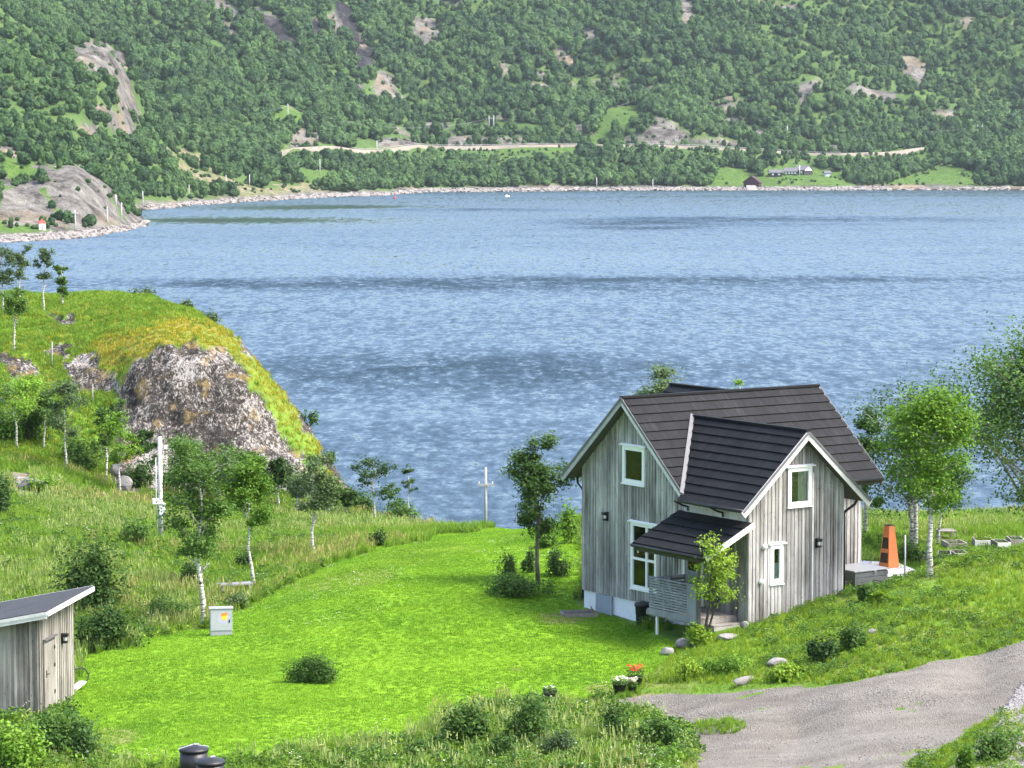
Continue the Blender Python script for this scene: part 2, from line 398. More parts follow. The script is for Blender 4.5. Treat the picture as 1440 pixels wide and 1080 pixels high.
BROW = [(150,498),(205,484),(245,466),(300,474),(350,514),(395,568),(437,630),(478,690)]
def brow_w(u, v):
    w = 0.
    for (a, b_), (c, d_) in zip(BROW[:-1], BROW[1:]):
        t = np.clip(((u - a) * (c - a) + (v - b_) * (d_ - b_)) / ((c - a) ** 2 + (d_ - b_) ** 2), 0, 1)
        w = np.maximum(w, 1 - sstep(8, 34, np.hypot(u - a - t * (c - a), (v - b_ - t * (d_ - b_)))))
    return w
# zones on the near ground, outlined where they lie in the photograph
LAWN = [(95,985),(118,925),(190,905),(300,880),(330,862),(395,828),(470,792),(560,766),(640,750),(700,746),(790,735),(817,760),(817,850),(905,885),(932,893),(950,905),(915,950),(860,978),(800,990),(700,995),(620,1010),(560,1045),(420,1052),(330,1075),(160,1078),(118,1030)]
ROAD = [(845,985),(900,981),(980,976),(1060,971),(1120,968),(1200,957),(1280,940),(1360,922),(1450,898),(1560,860),(1560,960),(1445,992),(1400,1012),(1340,1042),(1270,1084),(1230,1150),(930,1150),(985,1085),(962,1022),(900,998)]
ROCK = [(160,548),(195,505),(235,482),(275,484),(315,496),(345,522),(374,560),(396,602),(424,648),(442,698),(430,704),(380,690),(300,655),(235,625),(190,612),(165,600)]
ROCK2 = [(250,612),(170,600),(160,640),(165,690),(230,700),(300,680)]
ROCK3 = [(325,458),(350,474),(405,543),(455,616),(492,670),(478,690),(444,628),(398,560),(348,494)]
SMALLROCK = [[(0,500),(30,498),(55,515),(50,535),(0,530)],[(60,440),(110,438),(115,455),(75,458)],[(85,505),(140,500),(150,520),(165,545),(120,560),(85,530)],[(70,485),(100,483),(102,500),(74,503)],[(22,672),(50,668),(65,700),(30,696)],[(130,688),(150,684),(155,700),(132,700)]]
def near_zone(u, v, D):
    n = lambda s, a: fbm(u * s, v * s, 3, 3) * a
    uu, vv = u + n(.03, 16), v + n(.034, 9)
    lawn = inpoly(u + n(.03, 12) + fbm(u * .12, v * .2, 6, 3) * 7, v + n(.034, 8) + fbm(u * .12, v * .2, 7, 3) * 4, LAWN) & (D < 128)
    back = D > 135
    ur, vr = u + fbm(u * .045, v * .045, 31, 4) * 26, v + fbm(u * .045, v * .045, 47, 4) * 16
    rock = inpoly(ur, vr, ROCK) & back; rock |= inpoly(ur, vr, ROCK2) & back; rock |= inpoly(ur, vr, ROCK3) & back
    for p in SMALLROCK: rock |= inpoly(ur, vr, p) & (D > 125)
    return lawn, rock
def near_h(x, y):
    x = np.asarray(x, float); y = np.asarray(y, float)
    u = 720 + F * x / y; z = TN(u, y)
    u, v = proj(x, y, z); z = TN(u, y); lawn, rock = near_zone(u, v, y)
    z = z + fbm(x * .16, y * .16, 5, 3) * np.where(lawn, .1, .16) + fbm(x * .8, y * .8, 9, 3) * np.where(lawn, .025, .09)
    kn = sstep(146, 151, y) * (u < 500)
    z = z + np.where(rock, np.abs(fbm(x * .5 + z * .25, z * .8 + y * .2, 21, 5)) * -1.15 + .25 + fbm(x * 1.7, z * 2.1, 22, 4) * .35, fbm(x * .35, y * .35, 8, 3) * .35) * kn
    return z
def gz(x, y): return float(near_h(np.array([x]), np.array([y]))[0])
def gp(u, v, D0=62, D1=236):
    """the first place along the sight line through a photo point where the ground is met"""
    D = np.arange(D0, D1, .1); d = ray(u, v); P = np.array([0, 0, CH]) + np.outer(D / d[1], d)
    h = near_h(P[:, 0], P[:, 1]); k = np.argmax(P[:, 2] <= h)
    if P[k, 2] > h[k]: k = len(D) - 1
    return np.array([P[k, 0], P[k, 1], h[k]])

# ------------------------------------------------------------------ near ground mesh
def grid_mesh(name, us, Ds, hfun, mat, attrfun, smooth=True):
    U, DD = np.meshgrid((us - 720) / F, Ds); X = U * DD; Y = DD
    Zh = hfun(X, Y); n, m = X.shape
    V = np.stack([X.ravel(), Y.ravel(), Zh.ravel()], 1)
    i = np.arange(n - 1)[:, None] * m + np.arange(m - 1)[None]
    Fq = np.stack([i, i + 1, i + m + 1, i + m], -1).reshape(-1, 4)
    return mesh_arrays(name, V, Fq, mat, smooth, {k: ('POINT', a.ravel()) for k, a in attrfun(X, Y, Zh).items()})

def mk_ground():
    m, nt, b = newmat('ground'); k = NB(nt); co = k.coord('Object')
    lawn, rock, dry, moss = k.attr('lawn'), k.attr('rock'), k.attr('dry'), k.attr('moss')
    n1 = k.noise(co, .45, 5, .6); n2 = k.noise(co, 5, 4, .65); n3 = k.noise(co, 24, 3, .6); n4 = k.noise(k.coord('Object', (1, 1, 1.0)), 1.7, 6, .65)
    g = k.ramp(k.math('ADD', k.math('MULTIPLY', n1, .6), k.math('MULTIPLY', n2, .4)), [(.3, (.055, .125, .014)), (.5, (.11, .21, .02)), (.7, (.18, .28, .035))])
    lw = k.ramp(k.math('ADD', k.math('MULTIPLY', n1, .45), k.math('ADD', k.math('MULTIPLY', n2, .3), k.math('MULTIPLY', n3, .25))), [(.34, (.09, .21, .005)), (.5, (.15, .3, .008)), (.64, (.23, .39, .016))])
    c = k.mix(lawn, g, lw)
    dr = k.ramp(k.math('ADD', k.math('MULTIPLY', n2, .6), k.math('MULTIPLY', n3, .4)), [(.3, (.13, .1, .05)), (.6, (.3, .25, .12))])
    c = k.mix(dry, c, dr)
    ms = k.ramp(n4, [(.35, (.075, .11, .012)), (.48, (.17, .18, .022)), (.6, (.27, .22, .05)), (.72, (.11, .14, .02))])
    c = k.mix(moss, c, ms)
    # lichen-covered rock: dark crust broken by pale weathered flecks, fine grained
    r1 = k.noise(k.coord('Object', (3.1, 3.1, 1.9)), 1.25, 6, .72, .4); r2 = k.noise(co, .35, 3); r3 = k.noise(k.coord('Object', (2.4, 2.4, 1.6)), 4.5, 4, .7)
    rf = k.math('ADD', k.math('MULTIPLY', r1, .55), k.math('ADD', k.math('MULTIPLY', r3, .45), k.math('MULTIPLY', k.math('SUBTRACT', r2, .5), .38)))
    rc = k.ramp(rf, [(.36, (.011, .0095, .0085)), (.465, (.042, .037, .032)), (.515, (.095, .084, .075)), (.548, (.25, .232, .215)), (.65, (.42, .395, .365))])
    rc = k.mix(k.ramp(k.noise(co, .8, 4), [(.56, 0.), (.66, .6)]), rc, (.27, .19, .06))
    c = k.mix(rock, c, rc)
    k.set(b.inputs['Base Color'], c); b.inputs['Roughness'].default_value = .88; b.inputs['Specular IOR Level'].default_value = .18
    h = k.mix(rock, k.math('ADD', k.math('MULTIPLY', n2, .5), k.math('MULTIPLY', n3, .6)), k.math('MULTIPLY', rf, 2.2))
    k.set(b.inputs['Normal'], k.bump(h, .75, .14))
    return m
M['ground'] = mk_ground()

def near_attr(X, Y, Zh):
    u, v = proj(X, Y, Zh)
    lawn, rock = near_zone(u, v, Y)
    lawn = lawn.astype(float); rock = rock.astype(float)
    gy, gx = np.gradient(Zh); n1 = fbm(X * .25, Y * .25, 40, 4)
    # worn and dry places
    dry = np.zeros_like(lawn)
    def spot(cu, cv, ru, rv, a):
        nonlocal dry
        dd = ((u - cu) / ru) ** 2 + ((v - cv) / rv) ** 2 + fbm(X * .8, Y * .8, 55, 3) * .9
        dry = np.maximum(dry, a * (1 - sstep(.35, 1.1, dd)))
    for s_ in [(505,808,60,16,.6),(560,785,60,12,.55),(440,822,40,10,.5),(785,870,42,9,.85),(790,986,60,7,.7),(845,968,30,9,.8),(930,985,60,10,.75),(1160,895,42,14,.75),(1060,945,50,8,.6),(1010,1022,40,16,.55),(960,1040,60,30,.6),(900,955,36,9,.5),(1330,862,60,12,.4),(1385,790,60,8,.45),(160,1035,40,14,.6),(725,941,12,3,.7),(1000,1075,60,30,.7),(620,770,60,10,.35),(180,700,40,14,.5),(165,672,30,10,.5)]: spot(*s_)
    dry = np.maximum(dry, (1 - lawn) * np.clip(fbm(X * .3, Y * .3, 61, 4) * 1.3 - .1, 0, .5) * (Y < 142))
    kn = sstep(150, 154, Y) * (u < 520)
    # moss on the brow and shoulder of the knoll
    brow = brow_w(u, v)
    moss = np.clip(brow * (.75 + n1) + np.clip(n1 * 1.1 + .12, 0, .7), 0, 1) * kn
    return {'lawn': lawn, 'rock': rock, 'dry': dry, 'moss': moss * (1 - rock)}
us_n = np.concatenate([np.arange(-2600, -120, 80), np.arange(-120, 1560, 5), np.arange(1560, 4201, 80)]).astype(float)
Ds_n = np.concatenate([np.arange(40, 66, .8), np.arange(66, 130, .3), np.arange(130, 145, .35), np.arange(145, 160, .14), np.arange(160, 182, .3), np.arange(182, 242, 1.)])
ground = struct(link_mesh('ground', grid_mesh('ground', us_n, Ds_n, near_h, M['ground'], near_attr)))

# gravel road: its own sheet just above the ground
def mk_gravel():
    m, nt, b = newmat('gravel'); k = NB(nt); co = k.coord('Object')
    n1 = k.noise(k.coord('Object', (.2, 1.1, 1)), .9, 5, .65); n2 = k.noise(co, 9, 5, .7); v = k.voro(co, 26); n5 = k.noise(co, .5, 3)
    f = k.math('ADD', k.math('MULTIPLY', n1, .52), k.math('ADD', k.math('MULTIPLY', n2, .46), k.math('MULTIPLY', v, .14)))
    c = k.ramp(f, [(.38, (.08, .068, .054)), (.5, (.147, .13, .108)), (.7, (.232, .211, .182))])
    c = k.mix(k.ramp(n5, [(.5, 0.), (.66, .5)]), c, (.11, .09, .07))
    k.set(b.inputs['Base Color'], c); b.inputs['Roughness'].default_value = .92
    k.set(b.inputs['Normal'], k.bump(k.math('ADD', n2, v), .8, .05)); return m
M['gravel'] = mk_gravel()
def road_mesh():
    us = np.arange(780, 1800, 3.); Ds = np.arange(55, 82, .09)
    U, DD = np.meshgrid((us - 720) / F, Ds); X = U * DD; Y = DD; Zh = near_h(X, Y)
    u, v = proj(X, Y, Zh)
    wob = fbm(X * .7, Y * .7, 71, 4)
    ins = inpoly(u + wob * 12, v + wob * 5, ROAD)
    # low wheel ruts along the drive
    Zr = Zh + .012 + fbm(X * .5, Y * 1.6, 72, 3) * .02
    n, m = X.shape; i = np.arange(n - 1)[:, None] * m + np.arange(m - 1)[None]
    Fq = np.stack([i, i + 1, i + m + 1, i + m], -1).reshape(-1, 4); ok = ins.ravel()[Fq].all(1); Fq = Fq[ok]
    used, inv = np.unique(Fq, return_inverse=True)
    V = np.stack([X.ravel(), Y.ravel(), Zr.ravel()], 1)[used]
    return mesh_arrays('gravel_road', V, inv.reshape(-1, 4), M['gravel'], True)
struct(link_mesh('gravel_road', road_mesh()))

# ------------------------------------------------------------------ far side of the fjord
FAR = {
 -900: [Z(560,-4),Z(640,0),(700,300),(800,240),Z(900,28),(1000,180),(1150,110),(1300,40),(1500,-40),(1800,-140),Z(2700,330)],
 -300: [Z(600,-4),Z(690,0),(712,345),(780,300),(850,240),Z(920,27),(1000,190),(1100,140),(1200,90),(1300,40),(1450,-20),(1600,-60),(1900,-130),Z(2700,330)],
 0: [Z(740,-3),(771,340),(785,326),(835,290),(880,243),(905,217),(930,208),(1000,204),(1080,160),(1180,110),(1300,62),(1450,10),(1600,-30),(1900,-90),Z(2700,320)],
 30: [Z(740,-3),(778,338),(795,325),(845,290),(880,252),(905,226),(930,218),(1000,212),(1080,170),(1180,115),(1300,66),(1400,48),(1500,30),(1650,-10),(1900,-80),Z(2700,320)],
 60: [Z(740,-3),(790,336.5),(805,322),(845,295),(880,250),(910,236),(940,234),Z(1000,21),(1080,185),(1180,130),(1300,75),(1370,57),(1420,54),(1550,30),(1700,-10),(1900,-70),Z(2700,320)],
 110: [Z(740,-3),(806,334),(820,322),(850,298),(880,255),(905,236),(930,236),Z(1000,18),(1080,200),(1150,150),(1250,90),(1320,62),(1350,60),Z(1400,62),Z(1470,64),(1700,30),(1850,-40),(2000,-90),Z(2700,320)],
 150: [Z(760,-3),(850,327),(865,314),(885,290),(905,262),(930,258),Z(1000,10),(1080,250),(1150,200),(1230,140),(1300,85),(1340,74),Z(1400,60),Z(1480,60),(1700,45),(1850,-30),(2050,-110),Z(2700,320)],
 185: [Z(800,-3),(902,320),(918,309),(940,303),Z(1000,3.2),Z(1100,1.2),(1137,292),(1180,270),(1230,240),(1280,175),(1325,122),(1350,105),Z(1385,42),Z(1450,42),(1700,60),(1850,-10),(2080,-110),Z(2700,320)],
 205: [Z(850,-3),Z(905,-1.5),(925,315),(940,311),Z(965,.4),Z(1000,-1),Z(1110,-1),(1145,294),(1170,280),(1220,245),(1285,200),(1330,165),(1355,155),Z(1390,31),Z(1450,34),(1680,75),(1850,-20),(2080,-110),Z(2700,320)],
 225: [Z(880,-3),Z(1000,-3),Z(1130,-1),(1165,293),(1180,284),(1215,268),(1290,225),(1345,200),(1365,195),Z(1400,25),Z(1455,31),(1640,95),(1800,20),(1950,-40),(2100,-110),Z(2700,320)],
 270: [Z(880,-3),Z(1180,-3),(1229,288),(1245,280),(1300,258),(1360,232),(1400,217),(1430,207),(1480,180),(1600,100),(1750,25),(1900,-40),(2100,-120),Z(2700,320)],
 350: [Z(880,-3),Z(1250,-3),(1303,283),(1318,276),(1370,258),(1430,237),(1470,222),(1500,210),(1512,209),(1560,180),(1660,110),(1800,30),(1950,-40),(2150,-120),Z(2700,320)],
 420: [Z(880,-3),Z(1310,-3),(1367,279),(1382,273),(1430,256),(1490,240),(1535,224),(1560,210.5),(1573,209.5),(1610,185),(1700,118),(1820,42),(1950,-25),(2170,-120),Z(2700,320)],
 480: [Z(880,-3),Z(1370,-3),(1423,276),(1440,269),(1500,250),(1560,226),(1600,211),(1614,209.5),(1660,190),(1750,120),(1850,50),(1950,-10),(2200,-120),Z(2700,320)],
 600: [Z(880,-3),Z(1480,-3),(1546,270),(1562,264),(1600,246),(1640,226),(1665,208.5),(1680,207),(1730,190),(1800,140),(1900,65),(2000,0),(2250,-110),Z(2700,320)],
 820: [Z(880,-3),Z(1530,-3),(1590,268),(1605,263),(1650,238),(1690,207),(1706,205.5),(1745,185),(1790,160),(1850,125),(1930,60),(2030,-5),(2260,-110),Z(2700,320)],
 870: [Z(880,-3),Z(1530,-3),(1590,268),(1605,263),(1650,238),(1690,207),(1706,205.5),(1730,182),(1750,166),(1775,160),(1800,152),(1860,108),(1930,55),(2030,-5),(2260,-110),Z(2700,320)],
 920: [Z(880,-3),Z(1530,-3),(1590,268),(1605,263),(1650,238),(1690,207),(1706,205.5),(1718,180),(1745,160),(1772,156),(1800,151),(1860,108),(1930,55),(2030,-5),(2260,-110),Z(2700,320)],
 980: [Z(880,-3),Z(1530,-3),(1596,267.6),(1610,263),(1655,238),(1692,209),(1708,207.5),(1718,187),(1745,176),(1790,158),(1850,118),(1940,52),(2040,-12),(2280,-115),Z(2700,320)],
 1060: [Z(880,-3),Z(1530,-3),(1601,267.5),(1616,263),(1640,250),(1665,238),(1700,213.5),(1715,212),(1740,200),(1790,172),(1860,120),(1950,52),(2050,-18),(2300,-120),Z(2700,320)],
 1105: [Z(880,-3),Z(1530,-3),(1601,267.5),(1609,261),(1622,252),(1645,247.5),(1668,246),(1692,228),(1712,216.5),(1727,215.2),(1752,203),(1800,172),(1870,118),(1960,50),(2060,-20),(2310,-120),Z(2700,320)],
 1150: [Z(880,-3),Z(1530,-3),(1601,267.5),(1609,261),(1622,252),(1645,247.5),(1668,247),(1692,230),(1712,219.5),(1727,218.2),(1752,206),(1800,174),(1870,120),(1960,52),(2060,-18),(2310,-120),Z(2700,320)],
 1195: [Z(880,-3),Z(1530,-3),(1601,267.5),(1612,263),(1630,257),(1655,252),(1692,231),(1712,219),(1727,217.5),(1754,206),(1800,176),(1880,120),(1970,52),(2070,-18),(2320,-120),Z(2700,320)],
 1240: [Z(880,-3),Z(1530,-3),(1601,267.5),(1614,264),(1660,250),(1700,234),(1725,217),(1740,215.5),(1770,204),(1815,174),(1890,120),(1985,52),(2085,-14),(2340,-115),Z(2700,320)],
 1300: [Z(880,-3),Z(1530,-3),(1601,267.5),(1614,264.5),(1680,245),(1725,232),(1752,210.5),(1766,209),(1800,193),(1900,122),(2000,52),(2100,-10),(2350,-110),Z(2700,320)],
 1440: [Z(880,-3),Z(1530,-3),(1601,267.5),(1614,263.5),(1680,235),(1750,209),(1790,195),(1880,135),(1980,65),(2100,0),(2350,-110),Z(2700,320)],
 2000: [Z(880,-3),Z(1500,-3),(1570,269),(1600,262),(1700,220),(1800,180),(1900,110),(2000,40),(2100,-20),(2350,-120),Z(2700,320)],
}
TF = Table(FAR, np.arange(560, 2702, 4.), np.arange(-900, 2004, 6.), 5)
def far_h0(x, y):
    u = 720 + F * x / y; z = TF(u, y); u, v = proj(x, y, z); return TF(u, y)
FROCK = [[(88,72),(108,58),(140,58),(178,84),(178,105),(120,110)],[(160,95),(180,105),(196,150),(193,172),(165,160)],[(120,145),(180,155),(190,190),(165,185),(125,165)],[(110,175),(135,172),(140,195),(112,195)],
 [(0,204),(20,204),(30,222),(0,226)],[(62,238),(100,232),(130,248),(145,268),(165,300),(160,318),(110,315),(80,290),(70,262)],[(0,262),(60,258),(80,300),(60,318),(0,322)],
 [(355,18),(380,25),(410,52),(412,66),(385,58),(360,35)],[(445,30),(480,6),(512,38),(520,95),(500,92),(490,40),(470,62)],[(305,32),(335,40),(340,58),(310,50)],[(575,30),(612,25),(622,55),(600,65),(580,50)],[(530,100),(560,105),(555,130),(530,125)],
 [(780,68),(800,70),(798,95),(782,90)],[(815,40),(838,45),(842,75),(822,70)],[(742,115),(768,120),(765,140),(745,138)],[(1262,80),(1282,78),(1312,115),(1300,122),(1265,100)],[(1120,120),(1150,118),(1148,140),(1124,148)],[(1310,155),(1350,158),(1350,172),(1312,165)],
 [(955,0),(980,0),(978,40),(960,35)],[(400,185),(445,182),(462,205),(410,210)],[(255,160),(285,168),(290,178),(260,175)],[(715,75),(735,85),(715,90)],[(1340,25),(1368,22),(1362,38),(1344,36)]]
FCLIFF = [(878,192),(900,188),(925,165),(945,170),(975,190),(1040,198),(1062,209),(1000,206),(880,203)]
FCUT = [(530,194),(575,194),(600,204),(535,207)], [(620,190),(740,193),(760,205),(625,206)], [(1085,203),(1130,198),(1195,205),(1192,215),(1100,213)]
FSCREE = [(218,208),(258,212),(300,238),(350,262),(440,262),(480,274),(400,284),(330,275),(262,265),(232,236)]
FGREEN = [[(1072,236),(1146,230),(1150,254),(1072,256)],[(1148,240),(1180,240),(1182,254),(1148,254)],[(1040,248),(1078,248),(1078,268),(1040,268)],[(1262,252),(1330,232),(1372,240),(1375,265),(1240,266)],[(180,280),(230,282),(240,290),(185,298)],[(395,150),(430,160),(440,180),(380,178)],[(860,152),(905,148),(905,165),(868,185),(840,200),(820,200)],[(1050,255),(1110,250),(1180,246),(1200,264),(1050,266)],[(700,205),(860,208),(860,216),(700,214)],[(410,236),(480,240),(480,262),(430,262)],[(1418,205),(1440,203),(1440,220),(1420,216)],[(1010,238),(1050,236),(1060,266),(1000,266)]]
FDARK = [[(356,22),(388,26),(416,58),(410,74),(385,64),(366,44)],[(466,0),(490,4),(508,40),(510,64),(494,62),(480,34)],[(496,66),(526,68),(528,104),(503,104)],[(430,30),(446,24),(452,50),(436,58)]]
def far_masks(X, Y, Zh):
    u, v = proj(X, Y, Zh)
    uj, vj = u + fbm(X * .05, Y * .05, 81, 3) * 14 + fbm(X * .2, Zh * .2, 82, 2) * 5, v + fbm(X * .05, Y * .05, 91, 3) * 12 + fbm(X * .2, Zh * .2, 83, 2) * 5
    rock = np.zeros(u.shape, bool)
    for p in FROCK: rock |= inpoly(uj, vj, p)
    us_, vs_ = u + fbm(X * .1, Y * .1, 84, 2) * 4, v + fbm(X * .1, Y * .1, 85, 2) * 3
    rock |= inpoly(us_, vs_, FCLIFF)
    for p in FCUT: rock |= inpoly(us_, vs_, p)
    dark = np.zeros(u.shape, bool)
    for p in FDARK: dark |= inpoly(u + (uj - u) * .5, v + (vj - v) * .5, p)
    scree = inpoly(uj, vj, FSCREE) & (fbm(X * .045, Y * .045, 86, 3) > -.3)
    green = np.zeros(u.shape, bool)
    for p in FGREEN: green |= inpoly(u + (uj - u) * .6, v + (vj - v) * .35, p)
    prom = (u < 212) & (Y < 965)
    return u, v, rock, dark, scree, green, prom
def far_h(x, y):
    z = far_h0(x, y)
    land = sstep(.5, 6, z); steep = sstep(30, 70, z)
    ridg = fbm(x * .011 + y * .006, y * .004 - x * .002, 101, 4) * 20 * steep + fbm(x * .03, y * .03, 105, 3) * 2.6 * land * sstep(12, 40, z)
    _, _, rock, dark, scree, green, prom = far_masks(x, y, z)
    prm = (720 + F * x / y < 212) & (y < 965); rk = np.where(rock | dark | prm, np.abs(fbm(x * .06 + z * .03, z * .09 + y * .03, 111, 5)) * -6.5 + 1.4, 0) * land * np.where(prm, .55, 1.)
    sh = fbm(x * .12, y * .12, 107, 4) * 1.1 * land
    z2 = z + ridg + rk + sh
    return np.where(z < .3, z, np.maximum(z2, .25))
def far_attr(X, Y, Zh):
    u, v, rock, dark, scree, green, prom = far_masks(X, Y, Zh)
    shore = (1 - sstep(1.6, 3.6, Zh + fbm(X * .06, Y * .06, 121, 3) * 1.8)) * (Zh > -1)
    bare = prom & (fbm(X * .06, Y * .07, 131, 5) > .04)
    rk2 = (fbm(X * .022, Y * .022, 181, 4) > .43) & (Zh > 30) & (fbm(X * .09, Y * .09, 183, 3) > -.15)
    return {'rock': np.maximum(rock | bare | rk2, shore).astype(float), 'dark': dark.astype(float), 'scree': scree.astype(float), 'green': (green | (prom & ~bare)).astype(float), 'wet': (1 - sstep(.3, 1.0, Zh)).astype(float)}
def mk_far():
    m, nt, b = newmat('hillside'); k = NB(nt); co = k.coord('Object')
    n1 = k.noise(co, .03, 5, .6); n2 = k.noise(co, .3, 4, .65)
    c = k.ramp(k.math('ADD', k.math('MULTIPLY', n1, .5), k.math('MULTIPLY', n2, .5)), [(.3, (.04, .085, .025)), (.52, (.075, .13, .035)), (.7, (.14, .17, .055))])
    c = k.mix(k.attr('green'), c, k.ramp(n2, [(.3, (.045, .1, .022)), (.6, (.085, .145, .03)), (.75, (.14, .16, .055))]))
    c = k.mix(k.attr('scree'), c, k.ramp(n2, [(.4, (.08, .12, .035)), (.52, (.17, .155, .09)), (.68, (.27, .225, .16))]))
    r = k.math('ADD', k.math('MULTIPLY', k.noise(k.coord('Object', (1, 1, .8)), .11, 6, .8), .8), k.math('MULTIPLY', k.noise(co, .04, 3), .2))
    rc = k.ramp(r, [(.36, (.02, .021, .018)), (.46, (.085, .077, .07)), (.53, (.14, .133, .12)), (.66, (.245, .233, .21))])
    rc = k.mix(k.ramp(n1, [(.5, 0.), (.65, .5)]), rc, (.3, .22, .12))
    c = k.mix(k.attr('rock'), c, rc)
    c = k.mix(k.attr('dark'), c, k.ramp(r, [(.4, (.008, .008, .01)), (.5, (.025, .024, .027)), (.62, (.07, .066, .064))]))
    c = k.mix(k.attr('wet'), c, (.03, .026, .022))
    k.set(b.inputs['Base Color'], c); b.inputs['Roughness'].default_value = .95; b.inputs['Specular IOR Level'].default_value = .1
    k.set(b.inputs['Normal'], k.bump(k.math('ADD', n2, r), .8, 2.2)); return m
M['far'] = mk_far()
us_f = np.concatenate([np.arange(-900, -60, 40), np.arange(-60, 1500, 5), np.arange(1500, 2001, 40)]).astype(float)
Ds_f = np.concatenate([np.arange(700, 1000, 3.), np.arange(1000, 1700, 2.8), np.arange(1700, 2150, 4.), np.arange(2150, 2700, 14.)])
struct(link_mesh('hillside', grid_mesh('hillside', us_f, Ds_f, far_h, M['far'], far_attr)))
def fgp(u, v, D0=740, D1=2300):
    D = np.arange(D0, D1, 1.); d = ray(u, v); P = np.array([0, 0, CH]) + np.outer(D / d[1], d)
    h = np.maximum(far_h(P[:, 0], P[:, 1]), 0); k = int(np.argmax(P[:, 2] <= h)); return np.array([P[k, 0], P[k, 1], h[k]])

# water of the fjord
def mk_water():
    m, nt, b = newmat('water'); k = NB(nt); co = k.coord('World')
    b.inputs['Base Color'].default_value = (.02, .04, .055, 1); b.inputs['Roughness'].default_value = .1; b.inputs['IOR'].default_value = 1.333
    b.inputs['Specular IOR Level'].default_value = .5; b.inputs['Specular Tint'].default_value = (1, .965, .9, 1)
    # wind patches: long cat's-paws across the view make the surface rougher
    wp = k.noise(k.coord('World', (.0035, .0085, 1)), 1, 4, .6, .8); wq = k.noise(k.coord('World', (.016, .03, 1)), 1, 3, .6)
    patch = k.ramp(k.math('ADD', k.math('MULTIPLY', wp, .7), k.math('MULTIPLY', wq, .3)), [(.36, .8), (.5, 1.), (.58, 1.15), (.66, 1.7)])
    px = k.n('ShaderNodeSeparateXYZ'); k.L.new(k.n('ShaderNodeNewGeometry').outputs['Position'], px.inputs[0]); X_, Y_ = px.outputs[0], px.outputs[1]
    def zone(x0, y0, sx, sy):
        a = k.math('POWER', k.math('ABSOLUTE', k.math('MULTIPLY', k.math('SUBTRACT', X_, x0), 1 / sx)), 2.); c_ = k.math('POWER', k.math('ABSOLUTE', k.math('MULTIPLY', k.math('SUBTRACT', Y_, y0), 1 / sy)), 2.)
        return k.math('EXPONENT', k.math('MULTIPLY', k.math('ADD', a, c_), -1.))
    gust = zone(-28, 541, 52, 15)
    for q in ((-6, 338, 22, 20), (48, 965, 26, 36), (20, 560, 60, 12), (95, 1010, 60, 30), (40, 900, 18, 16), (-30, 1150, 40, 26)): gust = k.math('ADD', gust, zone(*q))
    calm = k.math('ADD', zone(-95, 990, 52, 45), zone(-75, 1180, 45, 60), clamp=True)
    gn = k.ramp(k.noise(k.coord('World', (.05, .03, 1)), 1, 4, .7), [(.38, .25), (.58, 1.3)])
    patch = k.math('MULTIPLY', k.math('ADD', patch, k.math('MULTIPLY', gust, k.math('MULTIPLY', gn, 2.2))), k.math('SUBTRACT', 1, k.math('MULTIPLY', calm, .75)))
    # wave facets: independent slope fields of several sizes, crests broken into short lengths
    def slope(sx, sy, off, amp, det=3):
        mp = k.n('ShaderNodeMapping'); k.L.new(k.n('ShaderNodeNewGeometry').outputs['Position'], mp.inputs[0]); mp.inputs['Scale'].default_value = (sx, sy, 1); mp.inputs['Location'].default_value = (off, off * 1.7, 0)
        return k.math('MULTIPLY', k.math('SUBTRACT', k.noise(mp.outputs[0], 1, det, .68, .3), .5), amp)
    ny = slope(1.4, .75, 3, .3); 
    for q in ((.75, .26, 11, .4), (.36, .09, 23, .28), (.15, .03, 41, .1), (.05, .01, 43, .03)): ny = k.math('ADD', ny, slope(*q))
    nx = k.math('ADD', slope(1.2, .8, 57, .4), slope(.3, .12, 71, .35))
    ny = k.math('SUBTRACT', k.math('MULTIPLY', ny, k.math('MULTIPLY', patch, -1)), k.math('MULTIPLY', patch, .12))
    cx = k.n('ShaderNodeCombineXYZ'); k.set(cx.inputs[0], nx); k.set(cx.inputs[1], ny); cx.inputs[2].default_value = 1
    nv = k.n('ShaderNodeVectorMath', operation='NORMALIZE'); k.L.new(cx.outputs[0], nv.inputs[0]); k.L.new(nv.outputs[0], b.inputs['Normal'])
    return m
M['water'] = mk_water()
wm = MB(); wm.add([(-2500, 120, 0), (2500, 120, 0), (2500, 2600, 0), (-2500, 2600, 0)], [(0, 1, 2, 3)])
struct(wm.build('water', M['water']))

# ------------------------------------------------------------------ foliage builders
def leaves_arrays(P, size, g, up=.35, aspect=.62, n_out=None):
    """one pointed, folded leaf spray (two quads) at every point of P"""
    n = len(P); nrm = g.normal(size=(n, 3)); nrm[:, 2] = np.abs(nrm[:, 2]) + up
    if n_out is not None: nrm += n_out * .8
    nrm /= np.linalg.norm(nrm, axis=1)[:, None]
    t = g.normal(size=(n, 3)); t -= nrm * (t * nrm).sum(1)[:, None]; t /= np.linalg.norm(t, axis=1)[:, None] + 1e-9
    b = np.cross(nrm, t); s = (size * g.uniform(.6, 1.35, n))[:, None]; w = s * aspect * .5
    # a folded diamond: tip, sides, base
    V = np.stack([P - t * s * .5, P + b * w - nrm * s * .09, P + t * s * .5 - nrm * s * .12, P - b * w - nrm * s * .09], 1).reshape(-1, 3)
    Fq = (np.arange(n) * 4)[:, None] + np.array([0, 1, 2, 3])[None]
    return V, Fq
